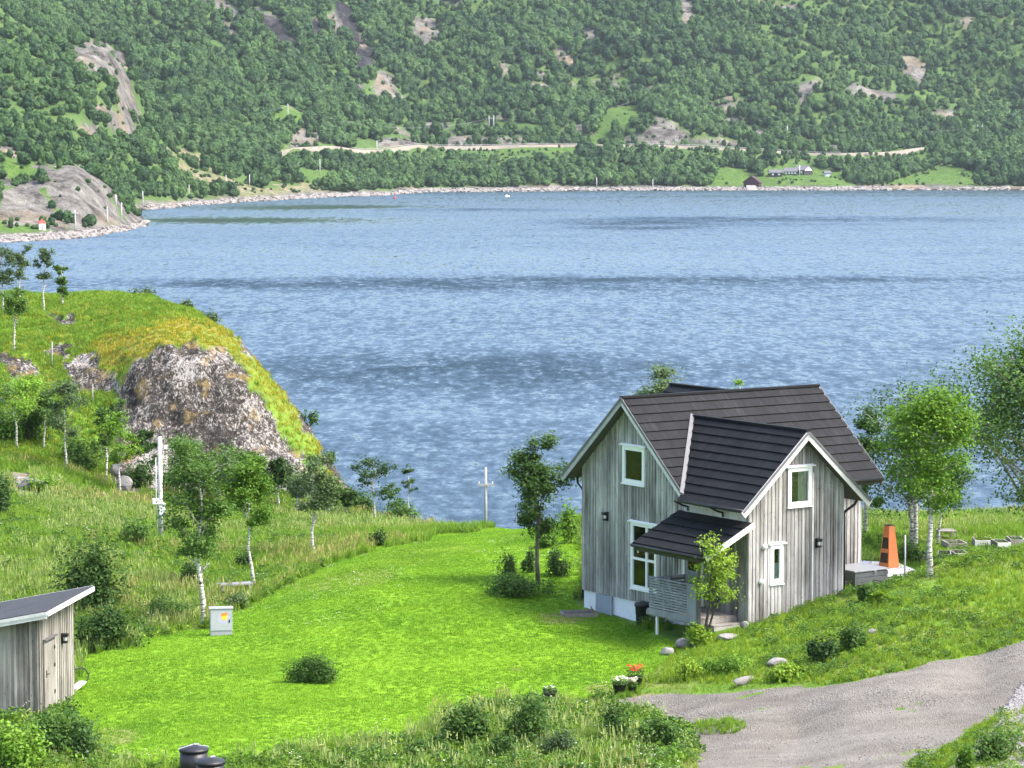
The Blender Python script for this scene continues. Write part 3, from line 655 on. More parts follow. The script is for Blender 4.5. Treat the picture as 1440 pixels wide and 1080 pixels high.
def tree_meshes(name, seed, h, r, clear=.35, n_leaf=2600, leaf=.13, limbs=9, lean=(0, 0), tr=.07, leafmat='leaf_mid', bark='bark_birch', shape='round', stems=1, sparse=.5, asym=(0, 0)):
    g = np.random.default_rng(seed); tb = MB(); tips = []
    for st in range(stems):
        a0 = st * 2.4 + g.uniform(0, 6); off = np.array([math.cos(a0), math.sin(a0), 0]) * (.0 if stems == 1 else .16)
        hs = h * (1 if st == 0 else g.uniform(.72, .95)); n = 7; pts = []
        wob = g.normal(size=(n, 2)) * .028 * h; wob[0] = 0
        for i in range(n):
            t = i / (n - 1); pts.append(off + np.array([lean[0] * t * h + wob[i, 0] * t + off[0] * t * 5, lean[1] * t * h + wob[i, 1] * t + off[1] * t * 5, t * hs * .92 - (.12 if i == 0 else 0)]))
        tr_ = tr * (1 if st == 0 else .75)
        tb.tube(pts, [tr_ * (1.25 if i == 0 else 1) * (1 - .88 * i / (n - 1)) + .006 for i in range(n)], 8)
        pt = np.array(pts)
        def along(t): f = t * (n - 1); i = min(int(f), n - 2); return pt[i] + (pt[i + 1] - pt[i]) * (f - i)
        for j in range(limbs):
            t = clear + (.97 - clear) * (j + g.uniform(0, .7)) / limbs; p0 = along(t); a = j * 2.39996 + g.uniform(-.5, .5) + st
            q = (t - clear) / (1 - clear)
            if shape == 'round': env = math.sin(math.pi * min(1, .16 + .84 * q) ** .8) ** .7
            elif shape == 'cone': env = (1 - q) * .95 + .12
            elif shape == 'vase': env = .35 + .75 * q - .35 * max(0, q - .75) * 4
            else: env = 1 - .55 * q
            ln = r * env * g.uniform(.45, 1.35); rise = g.uniform(.35, .95) * ln * (1.25 - .5 * q) * (1.9 if shape == 'vase' else 1)
            d = np.array([math.cos(a), math.sin(a), 0]) * ln + np.array([asym[0], asym[1], 0]) * r * q
            p1 = p0 + d * .5 + np.array([0, 0, rise * .62]); p2 = p0 + d + np.array([0, 0, rise]) + g.normal(size=3) * .08 * r
            rr = tr_ * (.55 if shape == 'vase' else .42) * (1 - .6 * t)
            tb.tube([p0, p1, p2], [rr, rr * .65, rr * .25], 5, False)
            for kk in range(5):
                s = g.uniform(.35, 1); base = p0 + (p1 - p0) * min(1, s * 2) if s < .5 else p1 + (p2 - p1) * (s - .5) * 2
                dv = g.normal(size=3) * np.array([1, 1, .7]); dv /= np.linalg.norm(dv); q2 = base + dv * r * g.uniform(.16, .36) + np.array([0, 0, .06 * r])
                tb.tube([base, (base + q2) / 2 + g.normal(size=3) * .02 * r, q2], [rr * .35, rr * .25, rr * .12], 4, False); tips.append((q2, g.uniform(.1, 1.5)))
            tips.append((p2, 1.1))
        tips.append((pt[-1], 1.0))
    T = np.array([t[0] for t in tips]); wt = np.array([t[1] for t in tips]); wt = wt / wt.sum()
    n_leaf = int(n_leaf * 3.2); leaf *= .78; idx = g.choice(len(T), n_leaf, p=wt); sp = r * (.1 + .11 * sparse) * g.uniform(.5, 1.5, len(T))[idx]
    o = g.normal(size=(n_leaf, 3)); P = T[idx] + o * sp[:, None] * np.array([1, 1, .72])
    P = P[P[:, 2] > h * clear * (1.45 if shape == 'vase' else .72)]
    V, Fq = leaves_arrays(P, leaf, g, n_out=(P - np.array([0, 0, h * .55])) / max(h * .5, 1) )
    crown = mesh_arrays(name + '_crown', V, Fq, M[leafmat])
    to = tb.build('trunk', M[bark]); tm = to.data; bpy.data.objects.remove(to)
    return tm, crown
TREES = {}
def tree(pos, label, seed=1, rz=0, scale=1., group=None, name='birch_tree', cat='tree', **kw):
    key = (seed, tuple(sorted((k, str(v)) for k, v in kw.items())))
    if key not in TREES: TREES[key] = tree_meshes(name, seed, **kw)
    tm, cm = TREES[key]
    o = thing(name, label, cat, pos, rz, group); o.scale = (scale,) * 3
    link_mesh('trunk', tm, o); link_mesh('crown', cm, o); return o
def tree_px(ub, vb, vt, wpx, label, seed=1, D=None, pos=None, **kw):
    """a tree whose foot is where the sight line of a photo point meets the ground; height and spread from its size in the photo"""
    p = pos if pos is not None else (gp(ub, vb) if D is None else at(ub, vb, D))
    p = np.array(p, float)
    if D is not None: p[2] = gz(p[0], p[1])
    _, vb2 = proj(*p); h = (vb2 - vt) * p[1] / F; r = wpx * p[1] / F / 2
    return tree(p, label, seed, h=h, r=r * .84, **kw)

def bush_meshes(seed, rx, ry, h, n, leaf, leafmat, lumps=9, stems=7):
    g = np.random.default_rng(seed); Ps = []; No = []
    cs = []
    for i in range(lumps):
        a = g.uniform(0, 6.28); rr = g.uniform(0, .68) ** .7; cs.append((math.cos(a) * rr * rx, math.sin(a) * rr * ry, h * g.uniform(.25, .68) * (1 - .3 * rr), g.uniform(.2, .58)))
    for i in range(int(n * 1.5)):
        c = cs[g.integers(lumps)]; d = g.normal(size=3); d /= np.linalg.norm(d); q = g.uniform(.5, 1.08) if g.random() < .84 else g.uniform(1., 1.55)
        Ps.append((c[0] + d[0] * rx * c[3] * q, c[1] + d[1] * ry * c[3] * q, c[2] + d[2] * h * c[3] * .95 * q)); No.append(d)
    P = np.array(Ps); N_ = np.array(No); ok = P[:, 2] > .01; P = P[ok]; N_ = N_[ok]
    V, Fq = leaves_arrays(P, leaf, g, n_out=N_)
    fm = mesh_arrays('bush_foliage', V, Fq, M[leafmat])
    tb = MB()
    for c in cs[:stems]: tb.tube([(c[0] * .25, c[1] * .25, -.05), (c[0] * .7, c[1] * .7, c[2] * .6), (c[0], c[1], c[2] + h * .2)], [.018, .013, .006], 5, False)
    to = tb.build('stem', M['twig']); tm = to.data; bpy.data.objects.remove(to)
    return fm, tm
BUSH = {}
def bush(pos, label, seed, rx, h, ry=None, n=900, leaf=.09, leafmat='leaf_mid', group=None, rz=0, name='shrub', cat='shrub', lumps=9):
    key = (seed, round(rx, 2), round(h, 2), leafmat, n)
    if key not in BUSH: BUSH[key] = bush_meshes(seed, rx, ry or rx * .85, h, n, leaf, leafmat, lumps)
    o = thing(name, label, cat, pos, rz, group); link_mesh('foliage', BUSH[key][0], o); link_mesh('stem', BUSH[key][1], o); return o
def bush_px(u, vb, wpx, hpx, label, seed, D=None, **kw):
    p = gp(u, vb) if D is None else at(u, vb, D)
    if D is not None: p[2] = gz(p[0], p[1])
    s = p[1] / F
    return bush(p, label, seed, wpx * s / 2, hpx * s, **kw)

# ------------------------------------------------------------------ scattered ground cover (uncountable: kind = stuff)
def blade_tuft(seed, n, h, spread, w, curl=.5, mat='grass_meadow', heads=0, headmat='grass_straw'):
    g = np.random.default_rng(seed); V = []; Fq = []; mi = []
    for i in range(n):
        a = g.uniform(0, 6.28); rr = spread * math.sqrt(g.uniform()); p = np.array([math.cos(a) * rr, math.sin(a) * rr, -.03]); hh = h * g.uniform(.55, 1.15)
        b = g.uniform(0, 6.28); d = np.array([math.cos(b), math.sin(b), 0]); s = np.array([-d[1], d[0], 0]) * w * g.uniform(.7, 1.3)
        c = curl * g.uniform(.3, 1.2); m_ = p + d * hh * c * .25 + np.array([0, 0, hh * .58]); t = p + d * hh * c * .8 + np.array([0, 0, hh * (1 - .3 * c)])
        o = len(V); V += [p - s * .5, p + s * .5, m_ + s * .42, m_ - s * .42, t + s * .06, t - s * .06]; Fq += [(o, o + 1, o + 2, o + 3), (o + 3, o + 2, o + 4, o + 5)]; mi += [0, 0]
        if i < heads:
            o = len(V); u_ = np.array([0, 0, hh * .22]); x = s * 1.5
            V += [t - x - u_ * .3, t + x - u_ * .3, t + x * .5 + u_, t - x * .5 + u_]; Fq.append((o, o + 1, o + 2, o + 3)); mi.append(1)
    return mesh_arrays('tuft', V, Fq, [M[mat], M[headmat]], False, None, mi)
def weed_clump(seed, n, h, spread, leaf, mat, flowers=0, fmat='petal_white', fs=.05):
    g = np.random.default_rng(seed); a = g.uniform(0, 6.28, n); rr = spread * np.sqrt(g.uniform(size=n)); z = h * g.uniform(.1, 1, n) * (1 - .5 * (rr / spread) ** 2)
    P = np.stack([np.cos(a) * rr, np.sin(a) * rr, z], 1); V, Fq = leaves_arrays(P, leaf, g, .5, .5); mi = np.zeros(len(Fq), int)
    if flowers:
        a = g.uniform(0, 6.28, flowers); rr = spread * np.sqrt(g.uniform(size=flowers)); P2 = np.stack([np.cos(a) * rr, np.sin(a) * rr, h * g.uniform(.85, 1.2, flowers)], 1)
        V2, F2 = leaves_arrays(P2, fs, g, 2.5, .9); Fq = np.concatenate([Fq, F2 + len(V)]); V = np.concatenate([V, V2]); mi = np.concatenate([mi, np.ones(flowers, int)])
    return mesh_arrays('weed', V, Fq, [M[mat], M[fmat]], False, None, mi)
def scatter(name, P, S, variants, seed, tilt=.12, label=None, ID=None):
    """points carry scale / rotation / variant attributes, a node tree puts one of the variant meshes on each point"""
    g = np.random.default_rng(seed); n = len(P)
    me = bpy.data.meshes.new(name); me.vertices.add(n); me.vertices.foreach_set('co', np.asarray(P, np.float32).ravel())
    S = np.asarray(S, np.float32)
    if S.ndim == 1: S = np.stack([S, S, S], 1)
    a = me.attributes.new('sc', 'FLOAT_VECTOR', 'POINT'); a.data.foreach_set('vector', S.ravel())
    rot = np.stack([g.normal(0, tilt, n), g.normal(0, tilt, n), g.uniform(0, 6.283, n)], 1).astype(np.float32)
    a = me.attributes.new('rt', 'FLOAT_VECTOR', 'POINT'); a.data.foreach_set('vector', rot.ravel())
    a = me.attributes.new('ix', 'INT', 'POINT'); a.data.foreach_set('value', (g.integers(0, len(variants), n) if ID is None else np.asarray(ID)).astype(np.int32))
    for mt in variants[0].materials: me.materials.append(mt)
    o = bpy.data.objects.new(name, me); COL.objects.link(o)
    lib = bpy.data.collections.new(name + '_kinds')
    for i, vm in enumerate(variants): lib.objects.link(bpy.data.objects.new('%s_kind_%02d' % (name, i), vm))
    nt = bpy.data.node_groups.new(name + '_nodes', 'GeometryNodeTree')
    nt.interface.new_socket('Geometry', in_out='INPUT', socket_type='NodeSocketGeometry'); nt.interface.new_socket('Geometry', in_out='OUTPUT', socket_type='NodeSocketGeometry')
    N = nt.nodes; L = nt.links; gi = N.new('NodeGroupInput'); go = N.new('NodeGroupOutput'); ip = N.new('GeometryNodeInstanceOnPoints'); ci = N.new('GeometryNodeCollectionInfo')
    ci.inputs[0].default_value = lib; ci.inputs['Separate Children'].default_value = True; ci.inputs['Reset Children'].default_value = True
    def na(nm, t):
        x = N.new('GeometryNodeInputNamedAttribute'); x.data_type = t; x.inputs['Name'].default_value = nm; return x.outputs['Attribute']
    L.new(gi.outputs[0], ip.inputs['Points']); L.new(ci.outputs[0], ip.inputs['Instance']); ip.inputs['Pick Instance'].default_value = True
    L.new(na('ix', 'INT'), ip.inputs['Instance Index']); L.new(na('rt', 'FLOAT_VECTOR'), ip.inputs['Rotation']); L.new(na('sc', 'FLOAT_VECTOR'), ip.inputs['Scale'])
    L.new(ip.outputs[0], go.inputs[0]); md = o.modifiers.new('scatter', 'NODES'); md.node_group = nt
    o['kind'] = 'stuff'
    if label: o['label'] = label
    return o
def ground_pts(n, seed, u0=-60, u1=1500, D0=60, D1=142):
    g = np.random.default_rng(seed); D = np.sqrt(g.uniform(D0**2, D1**2, n)); w = (g.uniform(u0, u1, n) - 720) / F
    x = w * D; z = near_h(x, D); u, v = proj(x, D, z); return x, D, z, u, v, g
# footprints kept clear of grass: house, porch, shed, patio, beds (filled in below)
CLEAR = []
def clear_mask(x, y):
    k = np.zeros(x.shape, bool)
    for poly in CLEAR: k |= inpoly(x, y, poly)
    return k

# ------------------------------------------------------------------ far forest
def crown_template(seed, r, h, n=70):
    g = np.random.default_rng(seed); bm = bmesh.new(); bmesh.ops.create_icosphere(bm, subdivisions=3, radius=1.0); V0_ = np.array([v.co[:] for v in bm.verts]); F0 = np.array([[v.index for v in f.verts] for f in bm.faces]); bm.free()
    lob = g.normal(size=(9, 3)); lob /= np.linalg.norm(lob, axis=1)[:, None]; k = np.max(V0_ @ lob.T, 1)
    V = V0_ * (.72 + .34 * np.clip(k, 0, 1)[:, None] ** 3) * (1 + g.normal(0, .085, (len(V0_), 1)))
    V = V * np.array([r, r, h * .46]) + np.array([0, 0, h * .56])
    # break the ball into separate leaf clumps: triangles shrunk apart and tipped
    T = V[F0]; c = T.mean(1, keepdims=True); T = c + (T - c) * g.uniform(.75, 1.5, (len(T), 1, 1)) + g.normal(0, .055 * r, T.shape)
    keep = g.uniform(size=len(T)) > .12; T = T[keep]; n_ = len(T)
    Vt = np.concatenate([T.reshape(-1, 3), V * np.array([.86, .86, .9]) + np.array([0, 0, h * .05])]); Ft = np.concatenate([np.arange(n_ * 3).reshape(-1, 3), F0 + n_ * 3])
    tr = np.array([[-.12, 0, 0], [.12, 0, 0], [0, 0, h * .5]]); Ft = np.concatenate([Ft, [[len(Vt), len(Vt) + 1, len(Vt) + 2]]]); Vt = np.concatenate([Vt, tr])
    return mesh_arrays('crown_kind', Vt, Ft, M['far_leaf'])
def far_forest():
    g = np.random.default_rng(77); n = 150000
    D = np.sqrt(g.uniform(780**2, 2200**2, n)); w = (g.uniform(-520, 1950, n) - 720) / F; x = w * D; z = far_h(x, D)
    u, v, rock, dark, scree, green, prom = far_masks(x, D, z)
    rk2 = (fbm(x * .022, D * .022, 181, 4) > .43) & (z > 30)
    ok = (z > 2.2) & (v > -45) & (~rock | (g.uniform(size=n) < .16)) & ~dark & ~scree & ~green & ~(rk2 & (g.uniform(size=n) < .8))
    road = (np.abs(D - road_D(u)) < np.where(u > 640, 7, 9)) & (u > 375) & (u < 1310)
    front = (D < road_D(u)) & (D > road_D(u) - np.where(u < 640, 34, np.where(u < 880, 38, 30))) & (u > 375) & (u < 1310) & ~((u > 818) & (u < 872))
    tall = fbm(x * .02, D * .02, 141, 3)
    clear = fbm(x * .012, D * .012 + z * .02, 151, 3)
    dens = np.where(clear > .3, .35, 1.0); dens = np.where(prom, np.where(fbm(x * .05, D * .05, 161, 3) > .02, .5, .1), dens)
    left = (D < 1420) & (u < 500) & ~prom; dens = np.where(left, .62, dens); dens = np.where(D > 1980, .7, dens)
    ok &= ~road & (g.uniform(size=n) < dens * .66)
    sc = .84 * (.6 + 1.05 * g.uniform(size=n) ** 1.7) * (1 + .6 * tall); sc = np.where(rock | rk2, sc * .5, sc); sc = np.where(left, sc * .72, sc); sc = np.where(prom, sc * .6, sc); sc = np.where(front, sc * np.where(u > 880, .5, .3), sc)
    P = np.stack([x, D, z - .4], 1)[ok]; sc = sc[ok]
    S = np.stack([sc * g.uniform(.9, 1.15, len(sc)), sc * g.uniform(.9, 1.15, len(sc)), sc * g.uniform(.85, 1.3, len(sc))], 1)
    scatter('hillside_forest', P, S, [crown_template(s, rr, hh) for s, rr, hh in [(1, 2.6, 5.4), (2, 2.2, 6.2), (3, 3.0, 5.2), (4, 2.0, 4.6), (5, 2.5, 6.6)]], 5, .08, 'dense birch wood covering the steep hillside across the fjord')
    # low scrub on the promontory, scree and knolls
    n = 26000; D = np.sqrt(g.uniform(770**2, 1760**2, n)); w = (g.uniform(-60, 1500, n) - 720) / F; x = w * D; z = far_h(x, D)
    u, v, rock, dark, scree, green, prom = far_masks(x, D, z)
    ok = (z > 2.4) & (scree | green | prom | rock) & ~((np.abs(D - road_D(u)) < 6) & (u > 375)) & ~dark & (fbm(x * .09, D * .09, 171, 3) > np.where(rock, .3, np.where(green, .12, .02))) & (g.uniform(size=n) < .7) & (v < 330)
    sc = g.uniform(.16, .42, n)[ok]
    scatter('hillside_scrub', np.stack([x, D, z - .1], 1)[ok], sc, [crown_template(s, 2.6, 4.2) for s in (11, 12)], 6, .1, 'low green scrub between the bare rocks across the fjord')
RD = [(375,1499),(420,1566),(480,1607),(600,1672),(820,1698),(870,1698),(920,1698),(980,1700),(1060,1707),(1105,1719),(1150,1719),(1195,1719),(1240,1732),(1300,1759),(1310,1762)]
def road_D(u): return np.interp(u, [p[0] for p in RD], [p[1] for p in RD])

# ------------------------------------------------------------------ the timber house  (local x = along the main ridge, y = away to the back left)
PHI = R(55.762); HO = np.array([5.43, 89., 14.487]); HRZ = math.pi / 2 - PHI
HA = np.array([math.sin(PHI), math.cos(PHI), 0]); HB = np.array([-math.cos(PHI), math.sin(PHI), 0])
def hw(a, b, z=0): return HO + HA * a + HB * b + np.array([0, 0, z])
L_, W_, E_, AQ = 7.39, 5.54, 3.25, 3.8
house = thing('timber_house', 'weathered grey timber house with dark shingle roof, cross gable and small covered porch', 'house', HO, HRZ)
zr, sm_, ze = 4.313, .858, 1.503          # main roof
zra, sa = 3.658, .91; am = 1.92           # cross gable
def main_z(b): return zr - sm_ * abs(b - W_ / 2)
def ann_z(a): return zra - sa * abs(a - am)

def wall(name, o, d, ln, zb, top, holes=(), nrm=(0, -1), mat='siding', breaks=(), seed=0, part=None, label=None, bw=.148):
    g = random.Random(seed); mb = MB(); o = np.array(o, float); d = np.array(d, float); nr = np.array(nrm, float)
    def P(s, dp, z): q = o + d * s + nr * dp; return (q[0], q[1], z)
    def board(s0, s1, d0, d1, wob=0):
        cuts = sorted({s0, s1} | {c for h in holes for c in h[:2] if s0 < c < s1} | {c for c in breaks if s0 < c < s1})
        for a, b in zip(cuts[:-1], cuts[1:]):
            if b - a < .004: continue
            m_ = (a + b) / 2; segs = [(None, None)]; hs = sorted([h for h in holes if h[0] < m_ < h[1]], key=lambda h: h[2])
            zs = zb + wob; out = []
            for h in hs: out.append((zs, h[2])); zs = h[3]
            out.append((zs, None))
            for z0, z1 in out:
                t0, t1 = (top(a), top(b)) if z1 is None else (z1, z1)
                if t0 - z0 < .01: continue
                mb.hexa([P(a, d0, z0), P(b, d0, z0), P(b, d1, z0), P(a, d1, z0)], [P(a, d0, t0), P(b, d0, t0), P(b, d1, t1), P(a, d1, t0)] if False else [P(a, d0, t0), P(b, d0, t1), P(b, d1, t1), P(a, d1, t0)])
    s = 0.
    while s < ln:
        w = bw * g.uniform(.9, 1.15); e = min(ln, s + w); 
        if ln - e < .05: e = ln
        mb.tint = g.uniform(.05, .75) if g.random() < .8 else g.uniform(.6, 1.); board(s, e, -.03, 0)
        if s > .03 and s < ln - .05:
            mb.tint = g.uniform(.2, .95); h_ = g.uniform(.036, .046); board(s - h_, s + h_, .0, g.uniform(.018, .026), g.uniform(-.025, .01))
        s = e
    return mb.build(name, M[mat], house)
eps = .14
H_UP = (W_ - 3.24, W_ - 2.05, 1.53, 2.73); H_LO = (W_ - 2.76, W_ - 1.4, -1.85, .28)
# left gable + left side of the wing: one continuous wall
def top_left(s):
    b = W_ - s; return main_z(b) - eps if b >= 0 else min(ann_z(0), main_z(0)) - eps
wall('gable_wall', (0, W_), (0, -1), W_ + E_, -2.27, top_left, [H_UP, H_LO], (-1, 0), breaks=(W_ / 2, W_), seed=1)
H_AW = (1.5, 2.44, 1.3, 2.5); H_AS = (.82, 1.31, -1.04, .16)
wall('wing_wall', (.0, -E_), (1, 0), AQ, -2.29, lambda a: ann_z(a) - eps, [H_AW, H_AS], (0, -1), breaks=(am,), seed=2)
wall('side_wall', (AQ, -E_), (0, 1), E_, -2.29, lambda s: ann_z(AQ) - eps, (), (1, 0), seed=3)
wall('front_wall', (AQ + .03, 0), (1, 0), L_ - AQ - .03, -2.29, lambda s: main_z(0) - eps, (), (0, -1), seed=4)
wall('end_wall', (L_, 0), (0, 1), W_, -2.29, lambda b: main_z(b) - eps, (), (1, 0), breaks=(W_ / 2,), seed=5)
def top_back(s):
    a = L_ - s; return max(main_z(W_), zr - .858 * abs(a - 4.05) if abs(a - 4.05) < 2.2 else -9) - eps
wall('rear_wall', (L_, W_), (-1, 0), L_, -2.27, top_back, (), (0, 1), breaks=(L_ - 4.05, L_ - 1.85, L_ - 6.25), seed=6)
fd = MB(); fd.box(.06, .05, -4.2, L_ - .06, W_ - .06, -2.275); fd.build('foundation', M['plinth'], house)
fd = MB(); fd.box(.06, -E_ + .06, -4.2, AQ - .06, .045, -2.295); fd.build('foundation', M['concrete'], house)
fl = MB(); fl.box(.06, .05, -.05, L_ - .06, W_ - .06, .02); fl.box(.06, -E_ + .06, .6, AQ - .06, .04, .66); fl.box(.9, .3, -2.2, .96, W_ - .3, 2.); fl.box(.3, -E_ + .9, -2.2, 3.5, -E_ + .96, 1.9); fl.build('floor', M['interior'], house)
ht = MB(); ht.box(-.035, 3.84, -3.25, .055, 4.63, -2.3); ho_ = ht.build('hatch', M['hatch'], house)
for y_ in (3.8, 4.62): hf = MB(); hf.box(-.06, y_, -3.3, -.036, y_ + .05, -2.28); hf.build('frame', M['trim_grey'], ho_)

M['plinth_wood'] = mk_boards('pale_boards', (.3, .285, .26), (.55, .53, .5), (.68, .66, .63))
# ---- roofs
def roof_rows(mb, e0, e1, up, n, lo=lambda t: 0., hi=lambda t: 1., lift=.062, th=.034):
    """rows of steel shingle panels from the eave line e0->e1 towards the ridge (vector up); lo/hi trim each row along the eave"""
    e0, e1, up = (np.array(x, float) for x in (e0, e1, up)); al = e1 - e0; ln = np.linalg.norm(al); nv = np.cross(al / ln, up / np.linalg.norm(up)); nv *= np.sign(nv[2]); ul = np.linalg.norm(up)
    for i in range(n):
        t0, t1 = i / n, min(1., (i + 1) / n + .02); k = 6 if lo(t0) == lo(t1) and hi(t0) == hi(t1) else 3
        for j in range(k):
            f = [j / k, (j + 1) / k]; c = []
            for t, of in ((t0, lift), (t1, .014)):
                for q in f:
                    s = lo(t) + (hi(t) - lo(t)) * q; c.append((e0 + al * s + up * t + nv * of, s * ln, t * ul))
            base = len(mb.v); b4 = [c[0][0] - nv * th, c[1][0] - nv * th, c[3][0] - nv * .012, c[2][0] - nv * .012]; t4 = [c[0][0], c[1][0], c[3][0], c[2][0]]
            mb.hexa(b4, t4)
            for q, (p, s, t) in enumerate([c[0], c[1], c[3], c[2]] * 2): mb.g[base + q] = (s * 11, t * .9 + i * 5.7, i * 3.1)
def plane_slab(mb, pts, th):
    pts = [np.array(p, float) for p in pts]; n = np.cross(pts[1] - pts[0], pts[2] - pts[0]); n /= np.linalg.norm(n); n *= np.sign(n[2]); mb.prism([p - n * .012 for p in pts], -n * th)
a0, a1 = -.423, L_ + .423; bo = -.507; bk = W_ + .507; rw = W_ / 2 - bo
rb = MB(); roof_rows(rb, (a0, bo, ze), (a1, bo, ze), (0, rw, zr - ze), 11); roof_rows(rb, (a1, bk, ze), (a0, bk, ze), (0, -rw, zr - ze), 11)
rb.bar((a0 - .01, W_ / 2, zr + .03), (a1 + .01, W_ / 2, zr + .03), .2, .07)
roof = rb.build('roof', M['roof'], house); roof['label'] = 'dark brown stepped shingle roof over the main house'
sf = MB(); plane_slab(sf, [(a0, bo, ze), (a1, bo, ze), (a1, W_ / 2, zr), (a0, W_ / 2, zr)], .09); plane_slab(sf, [(a0, bk, ze), (a1, bk, ze), (a1, W_ / 2, zr), (a0, W_ / 2, zr)], .09); sf.build('soffit', M['soffit'], roof)
# cross gable roof towards the drive
bf = -E_ - .461; ae0, ae1 = am - 2.515, am + 2.515; zea = zra - sa * 2.515
def valley_b(a): return (ann_z(a) - (zr - sm_ * W_ / 2)) / sm_
lnb = 2.3 - bf
def hi_l(t):
    a = ae0 + (am - ae0) * t; b = max(valley_b(a) + .02, bo); return ((b if a > -.43 else bo - .0) - bf) / lnb
rb = MB(); roof_rows(rb, (ae0, bf, zea), (ae0, bf + lnb, zea), (am - ae0, 0, zra - zea), 10, hi=hi_l)
roof_rows(rb, (ae1, bf, zea), (ae1, bf + lnb, zea), (am - ae1, 0, zra - zea), 10, hi=lambda t: (max(valley_b(ae1 + (am - ae1) * t) + .02, bo) - bf) / lnb)
rb.bar((am, bf - .01, zra + .03), (am, valley_b(am) + .1, zra + .03), .19, .07)
roof2 = rb.build('roof', M['roof'], house); roof2['label'] = 'near black roof of the cross gable above the porch'
sf = MB(); plane_slab(sf, [(ae0, bf, zea), (ae0, bo, zea), (am, bo, zra), (am, bf, zra)], .09); plane_slab(sf, [(ae1, bf, zea), (ae1, bo, zea), (am, bo, zra), (am, bf, zra)], .09); sf.build('soffit', M['soffit'], roof2)
# valley flashing
v0 = np.array((-.44, valley_b(-.44), ann_z(-.44))); v1 = np.array((am, valley_b(am), ann_z(am)))
nm = np.array([0, -sm_, 1.]) / math.hypot(sm_, 1); vd = (v1 - v0) / np.linalg.norm(v1 - v0); sd_ = np.cross(nm, vd); sd_ *= -np.sign(sd_[0]) * -1
lft = np.array([-1, 0, 0.]); lft = lft - nm * lft.dot(nm); lft -= vd * lft.dot(vd); lft /= np.linalg.norm(lft)
fm = MB(); fm.hexa([v0 + nm * .055, v1 + nm * .055, v1 + lft * .14 + nm * .055, v0 + lft * .14 + nm * .055], [v0 + nm * .075, v1 + nm * .075, v1 + lft * .14 + nm * .075, v0 + lft * .14 + nm * .075])
fm.build('valley_flashing', M['flash'], roof2)
# rear gable roof
rb = MB(); ar, hwid, br = 4.05, 2.05, W_ + .5; zre = zr - .858 * hwid
for sg in (-1, 1): roof_rows(rb, (ar + sg * hwid, br, zre), (ar + sg * hwid, W_ / 2, zre), (-sg * hwid, 0, zr - zre), 7)
rb.bar((ar, br, zr + .035), (ar, W_ / 2 + .2, zr + .035), .18, .06); rb.build('roof', M['roof'], house)['label'] = 'small dark gable roof at the back'
# porch roof
pb0, pb1, pa, pz0, pz1 = .2, -3.46, -1.85, .93, .02
rb = MB(); roof_rows(rb, (pa, pb1, pz1), (pa, pb0, pz1), (-pa - .03, 0, pz0 - pz1), 5)
roof3 = rb.build('porch_roof', M['roof'], house); roof3['label'] = 'low near black lean-to roof above the porch'
sf = MB(); plane_slab(sf, [(pa + .03, pb1 + .02, pz1), (pa + .03, pb0 - .02, pz1), (-.03, pb0 - .02, pz0), (-.03, pb1 + .02, pz0)], .07); sf.build('soffit', M['soffit'], roof3)
tr = MB(); tr.bar((pa - .02, pb1 - .02, pz1 - .06), (-.0, pb1 - .02, pz0 - .06), .03, .17); tr.build('bargeboard', M['trim'], roof3)
tr = MB(); tr.bar((pa - .02, pb0 + .02, pz1 - .05), (-.03, pb0 + .02, pz0 - .05), .03, .13); tr.build('bargeboard', M['black'], roof3)
gt = MB(); gt.tube([(pa - .04, pb1, pz1 - .04), (pa - .04, pb0 + .02, pz1 - .04)], .06, 10); gt.box(pa, pb1 + .02, pz1 - .2, pa + .03, pb0 - .02, pz1 - .05); gt.build('gutter', M['black'], roof3)
br_ = MB(); br_.prism([(pa + .04, pb0 - .06, pz1 - .08), (pa + .2, pb0 - .06, pz1 - .08), (pa + .12, pb0 - .06, pz1 - .3)], (0, -.05, 0)); br_.build('bracket', M['white'], roof3)

# ---- bargeboards and gutters
def rake(name, a, b0, z0, b1, z1, off, w, th, mat, axis='a', par=None):
    mb = MB()
    p = (a, b0, z0 - off) if axis == 'a' else (b0, a, z0 - off); q = (a, b1, z1 - off) if axis == 'a' else (b1, a, z1 - off)
    mb.bar(p, q, th, w); return mb.build(name, M[mat], par or house)
for a, nm_ in ((a0 - .016, 0), (a1 + .016, 1)):
    rake('bargeboard', a, bo - .03, ze - .03, W_ / 2, zr, .1, .19, .028, 'trim', par=roof); rake('bargeboard', a, bk + .03, ze - .03, W_ / 2, zr, .1, .19, .028, 'trim_grey', par=roof)  # back rake boards use darker grey: their shade is put into the colour
    s_ = -1 if nm_ == 0 else 1
    rake('edge_strip', a + s_ * .022, bo - .04, ze - .01, W_ / 2, zr, .01, .09, .02, 'flash', par=roof); rake('edge_strip', a + s_ * .022, bk + .04, ze - .01, W_ / 2, zr, .01, .09, .02, 'flash', par=roof)
for e in (ae0, ae1):
    sg = -.03 if e < am else .03
    rake('bargeboard', bf - .016, e + sg, zea - .02, am, zra, .12, .22, .028, 'trim', 'b', roof2); rake('edge_strip', bf - .045, e + sg, zea - .01, am, zra, .03, .07, .026, 'flash', 'b', roof2)
g_ = MB(); g_.tube([(am + 1.9, bo - .06, ze - .01), (a1, bo - .06, ze - .01)], .06, 10); g_.box(am + 2.3, bo, ze - .17, a1 - .02, bo + .025, ze - .02); g_.build('gutter', M['black'], roof)
g_ = MB(); g_.tube([(a0, bk + .06, ze - .01), (a1, bk + .06, ze - .01)], .06, 10); g_.tube([(-.1 + .3, bk + .06, ze - .05), (.2, bk + .0, ze - .3), (.12, W_ + .08, ze - .5), (.12, W_ + .08, -2.6)], .04, 8); g_.build('gutter', M['black'], roof)
